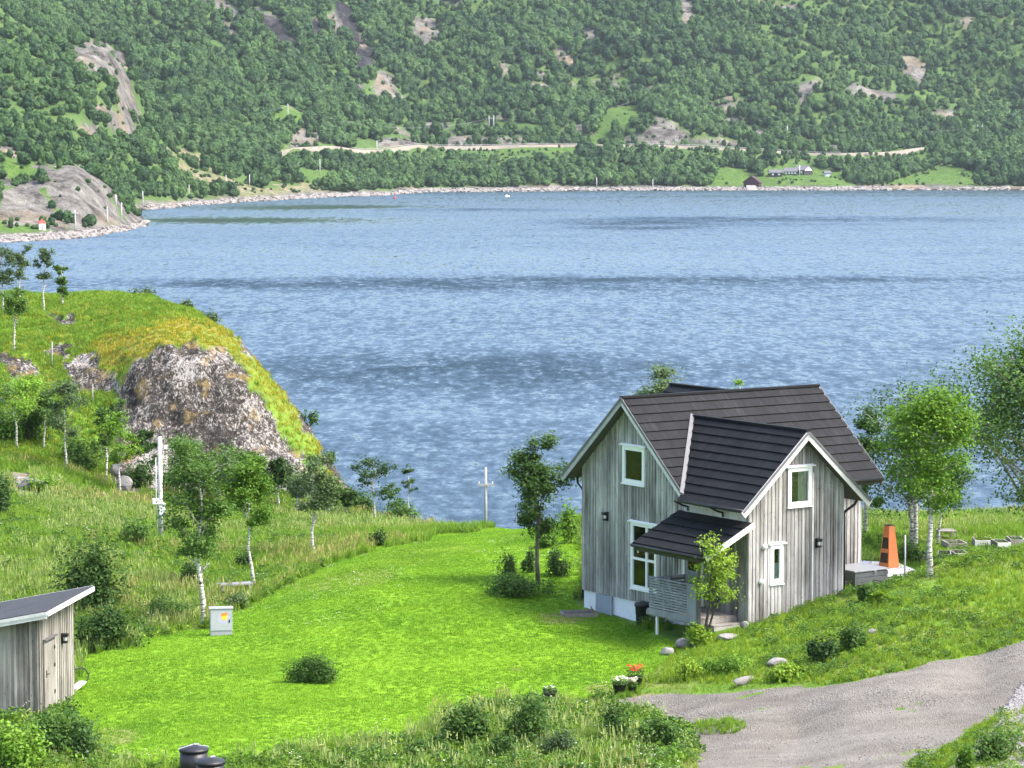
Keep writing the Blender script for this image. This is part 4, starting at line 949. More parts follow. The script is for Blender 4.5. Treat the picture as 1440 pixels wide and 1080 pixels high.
g_ = MB(); g_.tube([(ae0 - .05, bf, zea - .01), (ae0 - .05, bo - .1, zea - .01)], .06, 10); g_.box(ae0 + .01, bf + .03, zea - .07, ae0 + .035, bo, zea - .03)
band = MB()  # band of paler boards on the wall between wing eave and porch roof
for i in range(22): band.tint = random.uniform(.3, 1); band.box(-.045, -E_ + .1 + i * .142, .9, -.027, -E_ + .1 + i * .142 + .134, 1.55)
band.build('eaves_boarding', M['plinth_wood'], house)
for b in (-2.05, -.3): g_.tube([(ae0 - .03, b, zea - .04), (-.3, b, zea - .2), (-.09, b, zea - .26), (-.09, b, .98)], .034, 8)
g_.build('gutter', M['black'], roof2)
g_ = MB(); g_.tube([(ae1 + .05, bf, zea - .01), (ae1 + .05, bo - .05, zea - .01)], .06, 10); g_.build('gutter', M['black'], roof2)
g_ = MB(); g_.tube([(ae1 + .03, -E_ + .12, zea - .04), (ae1 - .1, -E_ + .1, zea - .2), (AQ + .1, -E_ + .07, zea - .4), (AQ + .07, -E_ + .06, zea - .55), (AQ + .07, -E_ + .06, -1.9)], .042, 8); g_.build('downpipe', M['black'], house)
cb = MB(); cb.box(2.47, -E_ - .055, -2.0, 2.52, -E_ - .024, 2.3); cb.build('cover_strip', M['trim'], house)
cb = MB(); cb.tint = .7; cb.box(-.035, -E_ - .04, -2.3, .075, -E_ - .024, ann_z(0) - .2); cb.box(-.05, -E_ - .03, -2.3, -.028, -E_ + .08, ann_z(0) - .2); cb.build('corner_board', M['siding'], house)

# ---- windows
def window(ax, s0, s1, z0, z1, vbars=(), hbars=(), fw=.1, head=.09, curtain=None, blind=None, blind_s=None, label=None):
    """ax 'a': on the left gable (x=0), s along y; ax 'b': on the wing front (y=-E), s along x"""
    def bx(mb, s0, s1, z0, z1, d0, d1):
        if ax == 'a': mb.box(-d1, s0, z0, -d0, s1, z1)
        else: mb.box(s0, -E_ - d1, z0, s1, -E_ - d0, z1)
    m = MB(); P0, P1 = -.02, .05
    bx(m, s0 - .01, s0 + fw, z0 - .01, z1 + .01, P0, P1); bx(m, s1 - fw, s1 + .01, z0 - .01, z1 + .01, P0, P1)
    bx(m, s0 + fw, s1 - fw, z0 - .01, z0 + fw, P0, P1 - .003); bx(m, s0 + fw, s1 - fw, z1 - fw, z1 + .01, P0, P1 - .003)
    for s in vbars: bx(m, s - .045, s + .045, z0 + fw, z1 - fw, P0, P1 - .006)
    for z in hbars:
        cuts = [s0 + fw] + [x for s in vbars for x in (s - .045, s + .045)] + [s1 - fw]
        for q in range(0, len(cuts), 2): bx(m, cuts[q], cuts[q + 1], z - .04, z + .04, P0, P1 - .009)
    w = m.build('window', M['white'], house, bevel=.006)
    if label: w['label'] = label
    g = MB(); bx(g, s0 + fw - .01, s1 - fw + .01, z0 + fw - .01, z1 - fw + .01, -.008, -.002); g.build('pane', M['glass'], w)
    h = MB(); bx(h, s0 - .1, s1 + .12, z1 + .012, z1 + .05, .0, .1); bx(h, s0 - .06, s1 + .06, z1 + .05, z1 + .085, .0, .06); h.build('head_flashing', M['white'], w)
    h = MB(); bx(h, s0 - .03, s1 + .03, z0 - .05, z0 - .012, .0, .085); h.build('sill', M['white'], w)
    if curtain:
        c = MB(); n = 14
        for i in range(n):
            s = curtain[0] + (curtain[1] - curtain[0]) * i / n; e = curtain[0] + (curtain[1] - curtain[0]) * (i + 1) / n; dd = -.05 - .02 * (i % 2); bx(c, s, e, z0 + .05, z1 - .05, dd - .012, dd)
        c.build('curtain', M['curtain'], w)
    if blind:
        c = MB(); bs = blind_s or (s0 + .06, s1 - .06); bx(c, bs[0], bs[1], blind[0], blind[1], -.05, -.04); c.build('blind', M['blind'], w)
    return w
window('a', 2.05, 3.24, 1.53, 2.73, fw=.13, label='square upper window under the left gable')
window('a', 1.4, 2.76, -1.85, .28, vbars=(1.93,), hbars=(-.88, -.36), fw=.1, blind=(-1.8, -1.35), blind_s=(1.98, 2.7), label='tall many paned window beside the porch')
window('b', 1.5, 2.44, 1.3, 2.5, fw=.13, curtain=(1.97, 2.36), label='upper window with a curtain in the cross gable')
window('b', .82, 1.31, -1.04, .16, fw=.13, blind=(-.98, -.42), label='narrow lower window with a half blind')

# ---- lamps, vents, door
def wall_lamp(par, p, nx, ny):
    m = MB(); x, y, z = p; t = np.array([-ny, nx])
    def bb(w, d0, d1, z0, z1):
        q0 = np.array([x, y]) + np.array([nx, ny]) * d0 - t * w; q1 = np.array([x, y]) + np.array([nx, ny]) * d1 + t * w
        m.box(min(q0[0], q1[0]), min(q0[1], q1[1]), z + z0, max(q0[0], q1[0]), max(q0[1], q1[1]), z + z1)
    bb(.06, .02, .05, -.15, .15); bb(.085, .052, .2, .05, .14); bb(.07, .06, .18, -.13, -.07)
    for s in (-1, 1): m.tube([np.array([x, y, z - .07]) + np.array([nx, ny, 0]) * .07 + np.array([t[0], t[1], 0]) * .06 * s, np.array([x, y, z + .05]) + np.array([nx, ny, 0]) * .07 + np.array([t[0], t[1], 0]) * .06 * s], .012, 6)
    o = m.build('wall_lamp', M['black'], par); gb = MB(); gb.tube([np.array([x, y, z - .068]) + np.array([nx, ny, 0]) * .12, np.array([x, y, z + .048]) + np.array([nx, ny, 0]) * .12], .04, 10); gb.build('lamp_glass', M['plinth'], o); return o
wall_lamp(house, (0, 4.07, .32), -1, 0); wall_lamp(house, (2.68, -E_, .09), 0, -1)
for a, z in ((.55, .13), (.43, -.94)):
    vmb = MB(); vmb.tube([(a, -E_ - .02, z), (a, -E_ - .12, z), (a, -E_ - .15, z - .03)], [.085, .085, .05], 12); vmb.build('vent', M['white'], house)
dm = MB()
for s0, s1, z0, z1 in ((-1.02, -.93, -1.98, .2), (-.09, 0., -1.98, .2), (-.93, -.09, .11, .2)): dm.box(-.06, s0, z0, .0, s1, z1)
d_ = dm.build('door', M['white'], house); dl = MB(); dl.box(-.035, -.93, -1.96, -.023, -.09, .11); dl.build('door_leaf', M['rail_wood'], d_); dg = MB(); dg.box(-.042, -.78, -.9, -.036, -.24, -.02); dg.build('pane', M['glass'], d_)
dh = MB(); dh.tube([(-.036, -.84, -.95), (-.09, -.84, -.95), (-.09, -.72, -.95)], .014, 6); dh.build('handle', M['grey_metal'], d_)

# ---- porch
px0, px1, py0, py1, dz = -1.53, -.04, -2.72, -.1, -2.0
pm = MB()
for i in range(11):
    x = px0 + (px1 - px0) * i / 11; pm.tint = random.random(); pm.box(x, py0, dz - .035, x + (px1 - px0) / 11 - .01, py1, dz)
pm.build('porch_deck', M['deck_wood'], house)
jm = MB(); jm.box(px0 - .03, py0, dz - .19, px0 + .02, py1, dz - .04); jm.box(px0 + .02, py1 - .05, dz - .19, px1, py1, dz - .04); jm.box(px0 + .02, py0, dz - .19, px1, py0 + .05, dz - .04); jm.build('porch_beam', M['deck_wood'], house)
lg = MB(); lg.box(px0 + .0, -.62, -3.2, px0 + .06, -.55, dz - .19); lg.build('porch_leg', M['white'], house); lg = MB(); lg.box(px0 + .0, -2.65, -3.2, px0 + .08, -2.57, dz - .19); lg.build('porch_leg', M['soffit'], house)
rl = MB(); rx = px0 - .05; y0, y1 = -2.7, -.28
for i in range(11):
    z = -1.93 + i * .083; rl.tint = random.uniform(.3, .9); rl.box(rx, y0 + .03, z, rx + .024, y1, z + .05)
rl.tint = .6; rl.box(rx - .03, y0 - .02, -1.0, rx + .07, y1 + .02, -.965); rl.box(rx - .012, y0 + .03, -2.15, rx + .024, y1, -1.96)
for y in (y0 + .03, -1.0, y1 - .06): rl.box(rx + .025, y, -2.1, rx + .085, y + .06, -1.0)
rl.box(rx - .004, -2.2, -1.93, rx - .001, -2.67, -1.01)
rl.build('railing', M['rail_wood'], house)
rl = MB()
for i in range(9): rl.tint = random.uniform(.3, .9); rl.box(px0, y1 + .06, -1.9 + i * .1, px1 - .05, y1 + .085, -1.84 + i * .1)
rl.build('railing', M['rail_wood'], house)
ps = MB(); ps.box(rx - .02, y0 - .085, -2.15, rx + .08, y0 - .025, -.12); ps.build('porch_post', M['soffit'], house)
for i in range(3):
    sb = MB(); z = dz - .19 - i * .2; y = py0 - .02 - i * .3
    for k in range(3): sb.tint = random.random(); sb.box(-1.2, y - .3 + k * .1, z - .04, .06, y - .3 + k * .1 + .09, z)
    sb.box(-1.2, y - .03, z + .002, .06, y - .008, z + .15) if i else None
    for q in (-1.18, 0): sb.box(q, y - .28, z - .9, q + .04, y - .02, z - .042)
    sb.build('step', M['deck_wood'], house)
CLEAR.append([tuple(hw(*p)[:2]) for p in ((-.1, W_ + .1), (-.1, .0), (-1.7, -.2), (-1.7, -2.9), (-1.3, -3.6), (0, -3.5), (AQ + .1, -E_ - .05), (AQ + .3, -.1), (L_ + .1, -.1), (L_ + .1, W_ + .1))])
# things on the porch and round the house (in house directions)
def hthing(name, label, cat, a, b, z, rz=0, group=None): return thing(name, label, cat, hw(a, b, z), HRZ + rz, group)
ch = hthing('porch_chair', 'dark slatted wooden chair standing on the porch behind the railing', 'chair', -.75, -1.0, dz)
s_ = MB(); s_.box(-.26, -.28, .38, .26, .28, .42); s_.build('seat', M['soffit'], ch)
s_ = MB()
for k in range(4): s_.box(-.24, .25 + .02 * k, .55 + k * .12, .24, .28 + .02 * k, .62 + k * .12)
for x in (-.28, .24): s_.bar((x + .02, .26, .4), (x + .02, .36, 1.02), .04, .04, (1, 0, 0))
s_.build('backrest', M['soffit'], ch)
for x in (-.24, .24):
    for y in (-.25, .25): s_ = MB(); s_.box(x - .025, y - .025, 0, x + .025, y + .025, .379); s_.build('leg', M['soffit'], ch)
for x in (-.3, .25): s_ = MB(); s_.box(x, -.3, .6, x + .06, .3, .63); s_.box(x + .01, -.27, .42, x + .05, -.23, .6); s_.build('armrest', M['soffit'], ch)
p = gp(904, 880); t = thing('rubbish_bin', 'black round rubbish bin beside the white plinth and the porch railing', 'bin', p, .3)
b_ = MB(); b_.lathe([(.2, 0), (.21, .02), (.25, .62), (.27, .63), (.27, .66)], 24); b_.build('body', M['dark_plastic'], t); b_ = MB(); b_.lathe([(.28, .662), (.285, .69), (.26, .74), (.1, .765), (.02, .77)], 24); ld = b_.build('lid', M['dark_plastic'], t)
b_ = MB(); b_.tube([(-.09, 0, .76), (-.05, 0, .8), (.05, 0, .8), (.09, 0, .76)], .014, 6); b_.build('handle', M['dark_plastic'], ld)
t = hthing('storage_box', 'dark grey panelled outdoor storage box with a flat lid beside the house wall', 'box', 6.5, -.85, -2.15)
b_ = MB(); b_.box(-.7, -.65, -.3, .7, .65, .8)
for k in range(6): b_.box(-.705, -.672, -.15 + k * .155, .705, -.651, -.15 + k * .155 + .14)
M['box_grey'] = simple('box_grey', (.075, .085, .09), .5, .15, 5); b_.build('body', M['box_grey'], t, bevel=.006)
b_ = MB(); b_.box(-.74, -.7, .805, .74, .68, .86); b_.build('lid', simple('box_lid', (.2, .21, .22), .45, .12, 4), t, bevel=.015)
for x_ in (.1, .62): b_ = MB(); b_.tube([(x_, -.685, .83), (x_ + .03, -.74, .78), (x_ + .03, -.74, .67)], .014, 6); b_.build('latch', M['grey_metal'], t)
t = hthing('log_trolley', 'low dark metal trolley tucked between the storage box and the wing wall', 'trolley', 4.75, -1.6, -2.2)
b_ = MB(); b_.box(-.5, -.3, .12, .5, .4, .18); b_.box(-.5, -.3, .62, .5, .4, .66)
for x in (-.48, .46):
    for y in (-.28, .36): b_.box(x, y, -.2, x + .03, y + .03, .62)
b_.build('frame', M['dark_plastic'], t); b_ = MB(); b_.tube([(.5, -.28, .5), (.62, -.3, .45), (.66, -.3, .2), (.6, -.3, .0)], .02, 6); b_.build('handle', M['black'], t)
# stone terrace
def onz(u, v, z):
    d = ray(u, v); return np.array([0, 0, CH]) + d * ((z - CH) / d[2])
PZ = 12.6
pp = [onz(u, v, PZ) for u, v in ((1196, 842), (1252, 829), (1275, 824), (1299, 806), (1262, 791), (1206, 788))]
pm = MB(); pm.prism([(p[0], p[1], PZ - .6) for p in pp], (0, 0, .6)); 
def mk_pave():
    m, nt, b = newmat('paving'); k = NB(nt); co = k.coord('Object'); e = k.voro(co, 1.9, 'DISTANCE_TO_EDGE'); cc = k.voro(co, 1.9, 'F1', 'Color'); n = k.noise(co, 4, 5)
    c = k.mix(.35, k.ramp(n, [(.3, (.4, .38, .355)), (.7, (.56, .54, .51))]), cc, 'SOFT_LIGHT'); c = k.mix(k.ramp(e, [(.015, 1.), (.04, 0.)]), c, (.13, .13, .08))
    k.set(b.inputs['Base Color'], c); b.inputs['Roughness'].default_value = .88; k.set(b.inputs['Normal'], k.bump(e, .4, .04)); return m
pv = pm.build('patio', mk_pave()); struct(pv)
CLEAR.append([(p[0], p[1]) for p in pp])
# rust coloured garden stove
p = onz(1250, 797, PZ); t = thing('garden_stove', 'tall rust orange pyramid garden fire stove standing on the terrace', 'stove', p, R(36))
def frust(mb, w0, w1, z0, z1): mb.hexa([(-w0, -w0, z0), (w0, -w0, z0), (w0, w0, z0), (-w0, w0, z0)], [(-w1, -w1, z1), (w1, -w1, z1), (w1, w1, z1), (-w1, w1, z1)])
hS, w0, w1 = 1.42, .25, .125
b_ = MB(); frust(b_, w0, w1, 0, hS); b_.build('body', M['rust'], t, bevel=.008)
def face_at(z): return w0 + (w1 - w0) * z / hS
for nm_, z0, z1 in (('fire_opening', .16, .5), ('log_opening', .64, 1.02)):
    o_ = MB(); a_, c_ = face_at(z0), face_at(z1); o_.hexa([(-a_ - .004, -a_ * .8, z0), (-a_ + .1, -a_ * .8, z0), (-a_ + .1, a_ * .8, z0), (-a_ - .004, a_ * .8, z0)], [(-c_ - .004, -c_ * .8, z1), (-c_ + .1, -c_ * .8, z1), (-c_ + .1, c_ * .8, z1), (-c_ - .004, c_ * .8, z1)]); o_.build(nm_, M['soil'], t)
o_ = MB(); o_.box(-w1 - .01, -w1 - .01, hS + .001, w1 + .01, w1 + .01, hS + .02); o_.build('chimney_rim', M['soil'], t)

# ------------------------------------------------------------------ shed at the lower left
zs = 11.5
def sh_ground(u, v, z): return onz(u, v, z)
s_front = onz(55, 1002, 11.35)
c0 = onz(57, 1002, 11.35); c1 = onz(105, 966, 11.5)      # near corner, far right corner of the door side
dr_ = c1 - c0; lnS = float(np.hypot(dr_[0], dr_[1])); srz = math.atan2(dr_[1], dr_[0])
shed = thing('garden_shed', 'small weathered timber shed with black felt lean-to roof and pale door', 'shed', (c0[0], c0[1], 11.35), srz)
# local x = along the door side, local y = to the left along the front
SLn = lnS; SD = 3.2
def szh(x, y=0): return 2.74 + .05 * x / SLn - .2 * y
def shed_wall(o, d, ln, zb, top, nrm, seed, name, mat='siding_pale', bw=.15):
    g = random.Random(seed); mb = MB(); o = np.array(o, float); d = np.array(d, float); nr = np.array(nrm, float); s = 0.
    def P(s, dp, z): q = o + d * s + nr * dp; return (q[0], q[1], z)
    while s < ln:
        e = min(ln, s + bw * g.uniform(.85, 1.2)); e = ln if ln - e < .05 else e; mb.tint = g.uniform(.1, .9); k = g.uniform(-.02, .02)
        mb.hexa([P(s, -.03, zb + k), P(e, -.03, zb + k), P(e, 0, zb + k), P(s, 0, zb + k)], [P(s, -.03, top(s)), P(e, -.03, top(e)), P(e, 0, top(e)), P(s, 0, top(s))])
        if s > 0:
            w = g.uniform(.03, .05); j = g.uniform(-.012, .012); mb.tint = g.uniform(.1, 1); mb.hexa([P(s - w + j, 0, zb + k), P(s + w, 0, zb + k), P(s + w + j, .024, zb + k), P(s - w, .024, zb + k)], [P(s - w, 0, top(s - w)), P(s + w, 0, top(s + w)), P(s + w, .024, top(s + w)), P(s - w, .024, top(s - w))])
        s = e
    return mb.build(name, M[mat], shed)
shed_wall((0, 0), (1, 0), SLn, -.05, lambda s: szh(s) - .02, (0, -1), 3, 'door_wall')
shed_wall((0, SD), (0, -1), SD, .0, lambda s: szh(0, SD - s) - .02, (-1, 0), 4, 'side_wall')
shed_wall((SLn, 0), (0, 1), SD, -.05, lambda s: szh(SLn, s) - .02, (1, 0), 5, 'rear_wall'); shed_wall((SLn, SD), (-1, 0), SLn, -.05, lambda s: szh(SLn - s, SD) - .02, (0, 1), 6, 'rear_wall')
mb = MB(); rx0, rx1, ry0, ry1 = -.3, SLn + .8, -.34, SD + .3
cn = [(rx0, ry0), (rx1, ry0), (rx1, ry1), (rx0, ry1)]; mb.hexa([(x, y, szh(x, y)) for x, y in cn], [(x, y, szh(x, y) + .09) for x, y in cn])
rf = mb.build('roof', M['felt'], shed)
mb = MB(); mb.bar((rx0 - .02, ry0 - .016, szh(rx0, ry0) - .0), (rx1, ry0 - .016, szh(rx1, ry0) - .0), .03, .13); mb.build('bargeboard', M['trim'], rf)
mb = MB(); mb.bar((rx0 - .016, ry0 + .02, szh(rx0, ry0) - .04), (rx0 - .016, ry1, szh(rx0, ry1) - .04), .03, .17); mb.bar((rx0 - .045, ry0, szh(rx0, ry0) + .02), (rx0 - .045, ry1, szh(rx0, ry1) + .02), .026, .09); mb.build('fascia', M['trim'], rf)
mb = MB(); mb.bar((rx1 + .016, ry0 + .02, szh(rx1, ry0) + .03), (rx1 + .016, ry1, szh(rx1, ry1) + .03), .03, .12); mb.build('fascia', M['trim'], rf)
mb = MB(); dx0 = .3; mb.box(dx0, -.05, .06, dx0 + .8, -.026, 1.86); dd = mb.build('door', M['siding_pale'], shed)
for x in (dx0 - .07, dx0 + .8): 
    mb = MB(); mb.box(x, -.06, .0, x + .07, -.025, 1.93); mb.build('frame', M['siding_pale'], dd)
mb = MB(); mb.box(dx0 - .12, -.12, 1.95, dx0 + .92, -.025, 1.99); mb.build('drip_board', M['soffit'], dd)
mb = MB(); mb.tube([(dx0 + .1, -.05, 1.0), (dx0 + .1, -.1, 1.0), (dx0 + .22, -.1, 1.0)], .013, 6); mb.box(dx0 + .07, -.058, .9, dx0 + .13, -.051, 1.1); mb.build('handle', M['black'], dd)
for z in (.35, 1.1, 1.6):
    mb = MB(); mb.box(dx0 + .74, -.066, z, dx0 + .83, -.061, z + .1); mb.build('hinge', M['black'], dd)
wall_lamp(shed, (SLn * .62, 0, 1.75), 0, -1)
for x_ in (.05, SLn - .2): mb = MB(); mb.box(x_, .05, -.9, x_ + .15, SD - .1, -.06); mb.build('foundation', M['soffit'], shed)
for q_ in ((.9, 2.2), (2.6, 1.3)): mb = MB(); mb.bar((-.02, q_[0], -.1), (-.3, q_[1], -.9), .05, .14); mb.build('brace', M['trim_grey'], shed)
cs_, sn_ = math.cos(srz), math.sin(srz)
def sw(x, y, z=0): return np.array([c0[0] + x * cs_ - y * sn_, c0[1] + x * sn_ + y * cs_, 11.35 + z])
CLEAR.append([tuple(sw(*p)[:2]) for p in ((-.05, -.1), (SLn + .1, -.1), (SLn + .1, SD), (-.05, SD))])
p = gp(103, 976);
mb = MB(); mb.box(-.9, -.11, 0, .9, .11, .05); pl_ = mb.build('plank', M['trim'], None, bevel=.005, loc=tuple(p + np.array([0, 0, .1]))); pl_.rotation_euler = (0, R(-4), srz); tag(pl_, 'pale loose plank lying on the grass by the shed corner', 'plank')
mb = MB(); hp = gp(111, 962); mb.tube([(.0 + .3 * math.cos(a_), .05 * math.sin(a_ * 2), .24 + .24 * math.sin(a_)) for a_ in np.linspace(0, 6.28, 25)], .022, 6); hz_ = mb.build('hose_loop', M['dark_plastic'], None, loc=tuple(hp)); hz_.rotation_euler = (0, 0, .5); tag(hz_, 'black hose ring leaning at the back corner of the shed', 'hose')

# ------------------------------------------------------------------ garden things
def barrel(u, v, label, h, r, strap):
    p = gp(u, v); t = thing('compost_barrel', label, 'barrel', p, .4, 'black compost barrels at the lawn edge')
    m = MB(); m.lathe([(r * .92, -.1), (r, .1), (r, h * .45), (r * .97, h * .47), (r * .97, h * .53), (r, h * .55), (r * .99, h)], 28); m.build('body', M['dark_plastic'], t)
    m = MB(); m.lathe([(r * 1.06, h + .002), (r * 1.07, h + .05), (r * 1.0, h + .08), (r * .3, h + .13), (.03, h + .14)], 28); l = m.build('lid', M['dark_plastic'], t)
    m = MB(); 
    if strap: m.bar((-r * 1.1, .02, h + .07), (0, .02, h + .155), .045, .02); m.bar((0, .02, h + .155), (r * 1.1, .02, h + .07), .045, .02)
    m.bar((0, -.0, h + .16), (.12, 0, h + .16), .05, .03); m.build('strap', M['strap'], l)
barrel(273, 1107, 'taller black lidded compost barrel with pale strap at the lower edge of the lawn', .85, .33, True)
barrel(296, 1117, 'shorter black lidded compost barrel in front of the taller one', .72, .33, False)
p = gp(311, 893); t = thing('utility_cabinet', 'grey metal utility cabinet with a yellow and orange sticker on the lawn edge', 'cabinet', p, R(8))
m = MB(); m.box(-.36, -.17, .14, .36, .17, .86); m.build('body', M['grey_metal'], t, bevel=.012); m = MB(); m.box(-.35, -.16, -.2, .35, .16, .138); m.build('base', M['grey_metal'], t, bevel=.01); m = MB(); m.box(-.39, -.2, .862, .39, .2, .9); m.build('top', M['grey_metal'], t, bevel=.01)
m = MB(); m.box(-.33, -.178, .17, .33, -.172, .84); dr = m.build('door', simple('cabinet_door', (.36, .375, .4), .4, .06), t)
m = MB(); m.prism([(0.1 + .1 * math.cos(a), -.179, .6 + .1 * math.sin(a)) for a in np.linspace(0, 6.2, 18)], (0, -.003, 0)); m.build('sticker', M['yellow'], dr)
m = MB(); m.prism([(-.02, -.183, .64), (.2, -.183, .66), (.19, -.183, .75), (.02, -.183, .73)], (0, -.003, 0)); m.build('sticker', M['orange'], dr)
m = MB(); m.prism([(.08 + (.23 if k % 2 else .16) * math.cos(k / 18 * 6.2832), -.1775, .55 + (.21 if k % 2 else .14) * math.sin(k / 18 * 6.2832)) for k in range(18)], (0, -.0012, 0))
m.build('sticker', simple('pale_violet_print', (.42, .4, .52), .5), dr)
m = MB(); m.box(.24, -.186, .42, .28, -.18, .52); m.build('handle', M['black'], dr)
p = gp(331, 838); t = thing('garden_bench', 'low weathered grey plank bench in long grass behind the cabinet', 'bench', p, R(22))
m = MB()
for k in range(3): m.tint = .3 + .2 * k; m.box(-.62, -.24 + k * .165, .4, .62, -.24 + k * .165 + .15, .45)
m.build('seat', M['rail_wood'], t)
for x in (-.5, .5):
    m = MB(); m.box(x - .04, -.22, -.1, x + .04, .22, .398); m.build('leg', M['rail_wood'], t)
# plank border round the cellar steps beside the plinth
p = gp(815, 868); t = thing('plank_border', 'low weathered plank box around a stone filled pit at the corner of the house', 'planter', p, R(14))
m = MB(); m.tint = .4; m.box(-.5, -.04, -.1, .62, .0, .13); m.build('plank', M['deck_wood'], t); m = MB(); m.tint = .2; m.box(-.5, .5, -.1, .62, .56, .15); m.build('plank', M['deck_wood'], t)
m = MB(); m.box(-.55, .04, -.1, -.5, .5, .13); m.build('plank', M['deck_wood'], t)
m = MB(); m.box(-.5, .06, -.1, .6, .48, .06); m.build('soil', M['soil'], t)
m = MB(); m.bar((.35, -.1, .35), (.6, .1, -.05), .03, .03); m.build('stake', simple('reddish_stake', (.3, .15, .09), .8), t)
# stones
def stone(u, v, w, h, label, seed, mat='stone', D=None, d=None, rz=None, sink=.12):
    g = np.random.default_rng(seed); p = gp(u, v) if D is None else at(u, v, D); s = p[1] / F; bm = bmesh.new(); bmesh.ops.create_icosphere(bm, subdivisions=3, radius=1); N_ = g.normal(size=(7, 3)); N_ /= np.linalg.norm(N_, axis=1)[:, None]
    for vv in bm.verts:
        c = np.array(vv.co[:]); 
        for n_ in N_:
            k = c @ n_ - .72
            if k > 0: c = c - n_ * k * .85
        c = c * (1 + .06 * (vn(np.array([c[0] * 3 + seed]), np.array([c[1] * 3 + c[2] * 2.3]), 3)[0] - .5)); vv.co = c
    for f in bm.faces: f.smooth = False
    me = bpy.data.meshes.new('boulder'); bm.to_mesh(me); bm.free(); me.materials.append(M[mat])
    o = link_mesh('boulder', me, None, p + np.array([0, 0, h * s * (.5 - sink)]), seed * 1.3 if rz is None else rz); o.scale = (w * s / 2, (d or w * .7) * s / 2, h * s * .6); return tag(o, label, 'rock')
stone(938, 921, 28, 12, 'flat pale stepping stone at the lawn end of the rock path', 1, 'stone_white'); stone(963, 912, 30, 15, 'rounded grey boulder between the porch steps and the bank', 2); stone(1022, 899, 40, 7, 'long flat stone slab just below the porch steps', 3, 'stone_white')
stone(1047, 885, 16, 14, 'small white stone at the foot of the wing corner', 4, 'stone_white'); stone(1227, 893, 15, 9, 'pale stone beside the green shrub on the grassy bank', 5, 'stone_white')
stone(1046, 962, 44, 12, 'sloping grey rock slab showing through the bank above the drive', 6, 'stone', rz=.75, d=14); stone(1092, 938, 34, 13, 'lichened rock outcrop among clover on the bank', 7, 'stone_white', rz=.4, d=18); stone(44, 690, 42, 20, 'mossy angular boulder at the foot of the knoll', 8, 'stone', rz=.4)
stone(162, 668, 20, 16, 'pale lichened boulder below the thin knoll trees', 9, 'stone_white'); stone(175, 690, 26, 22, 'cracked grey boulder against the base of the cliff', 12); stone(600, 738, 26, 8, 'flat reddish shore rock at the end of the meadow', 13, 'stone')
# flower pots
def pot(u, v, label, r, h, fm, seed, cat='flower pot', nfl=46, leafm='leaf_mid', fh=.16):
    p = gp(u, v); t = thing('flower_pot', label, cat, p); m = MB(); m.lathe([(r * .68, 0), (r * .72, .01), (r, h), (r * 1.06, h), (r * 1.06, h + .02), (r * .96, h + .02), (r * .93, h - .03)], 22); m.build('pot', M['dark_plastic'], t)
    g = np.random.default_rng(seed); n = 150; a = g.uniform(0, 6.28, n); q = r * 1.25 * np.sqrt(g.uniform(size=n)); P = np.stack([np.cos(a) * q, np.sin(a) * q, h + fh * g.uniform(0, 1, n) * (1.1 - .5 * (q / r / 1.25))], 1); V, Fq = leaves_arrays(P, .075, g); link_mesh('plant', mesh_arrays('plant', V, Fq, M[leafm]), t)
    a = g.uniform(0, 6.28, nfl); q = r * 1.2 * np.sqrt(g.uniform(size=nfl)); P = np.stack([np.cos(a) * q, np.sin(a) * q, h + fh * g.uniform(.7, 1.25, nfl)], 1); V, Fq = leaves_arrays(P, .07, g, 1., .95); link_mesh('blossom', mesh_arrays('blossom', V, Fq, M[fm]), t)
pot(871, 979, 'black pot of white flowers at the edge of the drive', .19, .33, 'petal_white', 1); pot(894, 967, 'dark pot of red flowers behind the white ones', .2, .3, 'petal_red', 2, nfl=70, fh=.3); pot(889, 975, 'small grey pot of white blossom beside the red flowers', .12, .2, 'petal_white', 3, nfl=90, fh=.2)
pot(773, 996, 'dark urn with grey leaved plant behind the tall weeds', .16, .4, 'petal_white', 4, nfl=14, leafm='leaf_grey', fh=.2)
# raised beds
for i, (u, v, wpx, lab, rz, mt) in enumerate([(1296, 787, 17, 'dark sided raised bed nearest the slender birch', .1, 'soffit'), (1328, 786, 19, 'pale sided raised bed just right of the slender birch', -.15, 'siding_pale'), (1342, 777, 28, 'long low raised bed behind the pale ones', .12, 'deck_wood'), (1349, 785, 20, 'dark lined raised bed at the front of the row', .05, 'trim'), (1382, 775, 26, 'raised bed with a mat of lime green plants', -.05, 'trim'), (1407, 778, 19, 'pale raised bed beside the lime planted one', .1, 'trim'), (1428, 776, 21, 'black lined raised bed by the right edge of the garden', 0, 'deck_wood')]):
    D = 100.5 + (787 - v) * .45; p = at(u, v, D); p[2] = max(min(p[2], gz(p[0], p[1]) + .25), gz(p[0], p[1])); s = D / F; w = wpx * s / 2; dp = .5
    t = thing('raised_bed', lab, 'planter', p, rz, 'raised beds in the garden right of the house'); 
    for x0, y0, x1, y1 in ((-w, -dp, w, -dp + .05), (-w, dp - .05, w, dp), (-w, -dp + .05, -w + .05, dp - .05), (w - .05, -dp + .05, w, dp - .05)):
        m = MB(); m.tint = random.random(); m.box(x0, y0, -.25, x1, y1, .24); m.build('side_board', M[mt if y1 < 0 and mt != 'soffit' else ('soffit' if mt == 'soffit' else 'deck_wood')], t)
    m = MB(); m.box(-w + .05, -dp + .05, -.2, w - .05, dp - .05, .15); m.build('soil', M['soil'], t)
    g = np.random.default_rng(i); n = 260 if i == 4 else 70; P = np.stack([g.uniform(-w + .06, w - .06, n), g.uniform(-dp + .07, dp - .07, n), .15 + g.uniform(0, .2 if i == 4 else .12, n)], 1); V, Fq = leaves_arrays(P, .09, g); link_mesh('plant', mesh_arrays('plant', V, Fq, M['leaf_lime' if i == 4 else 'leaf_mid']), t)
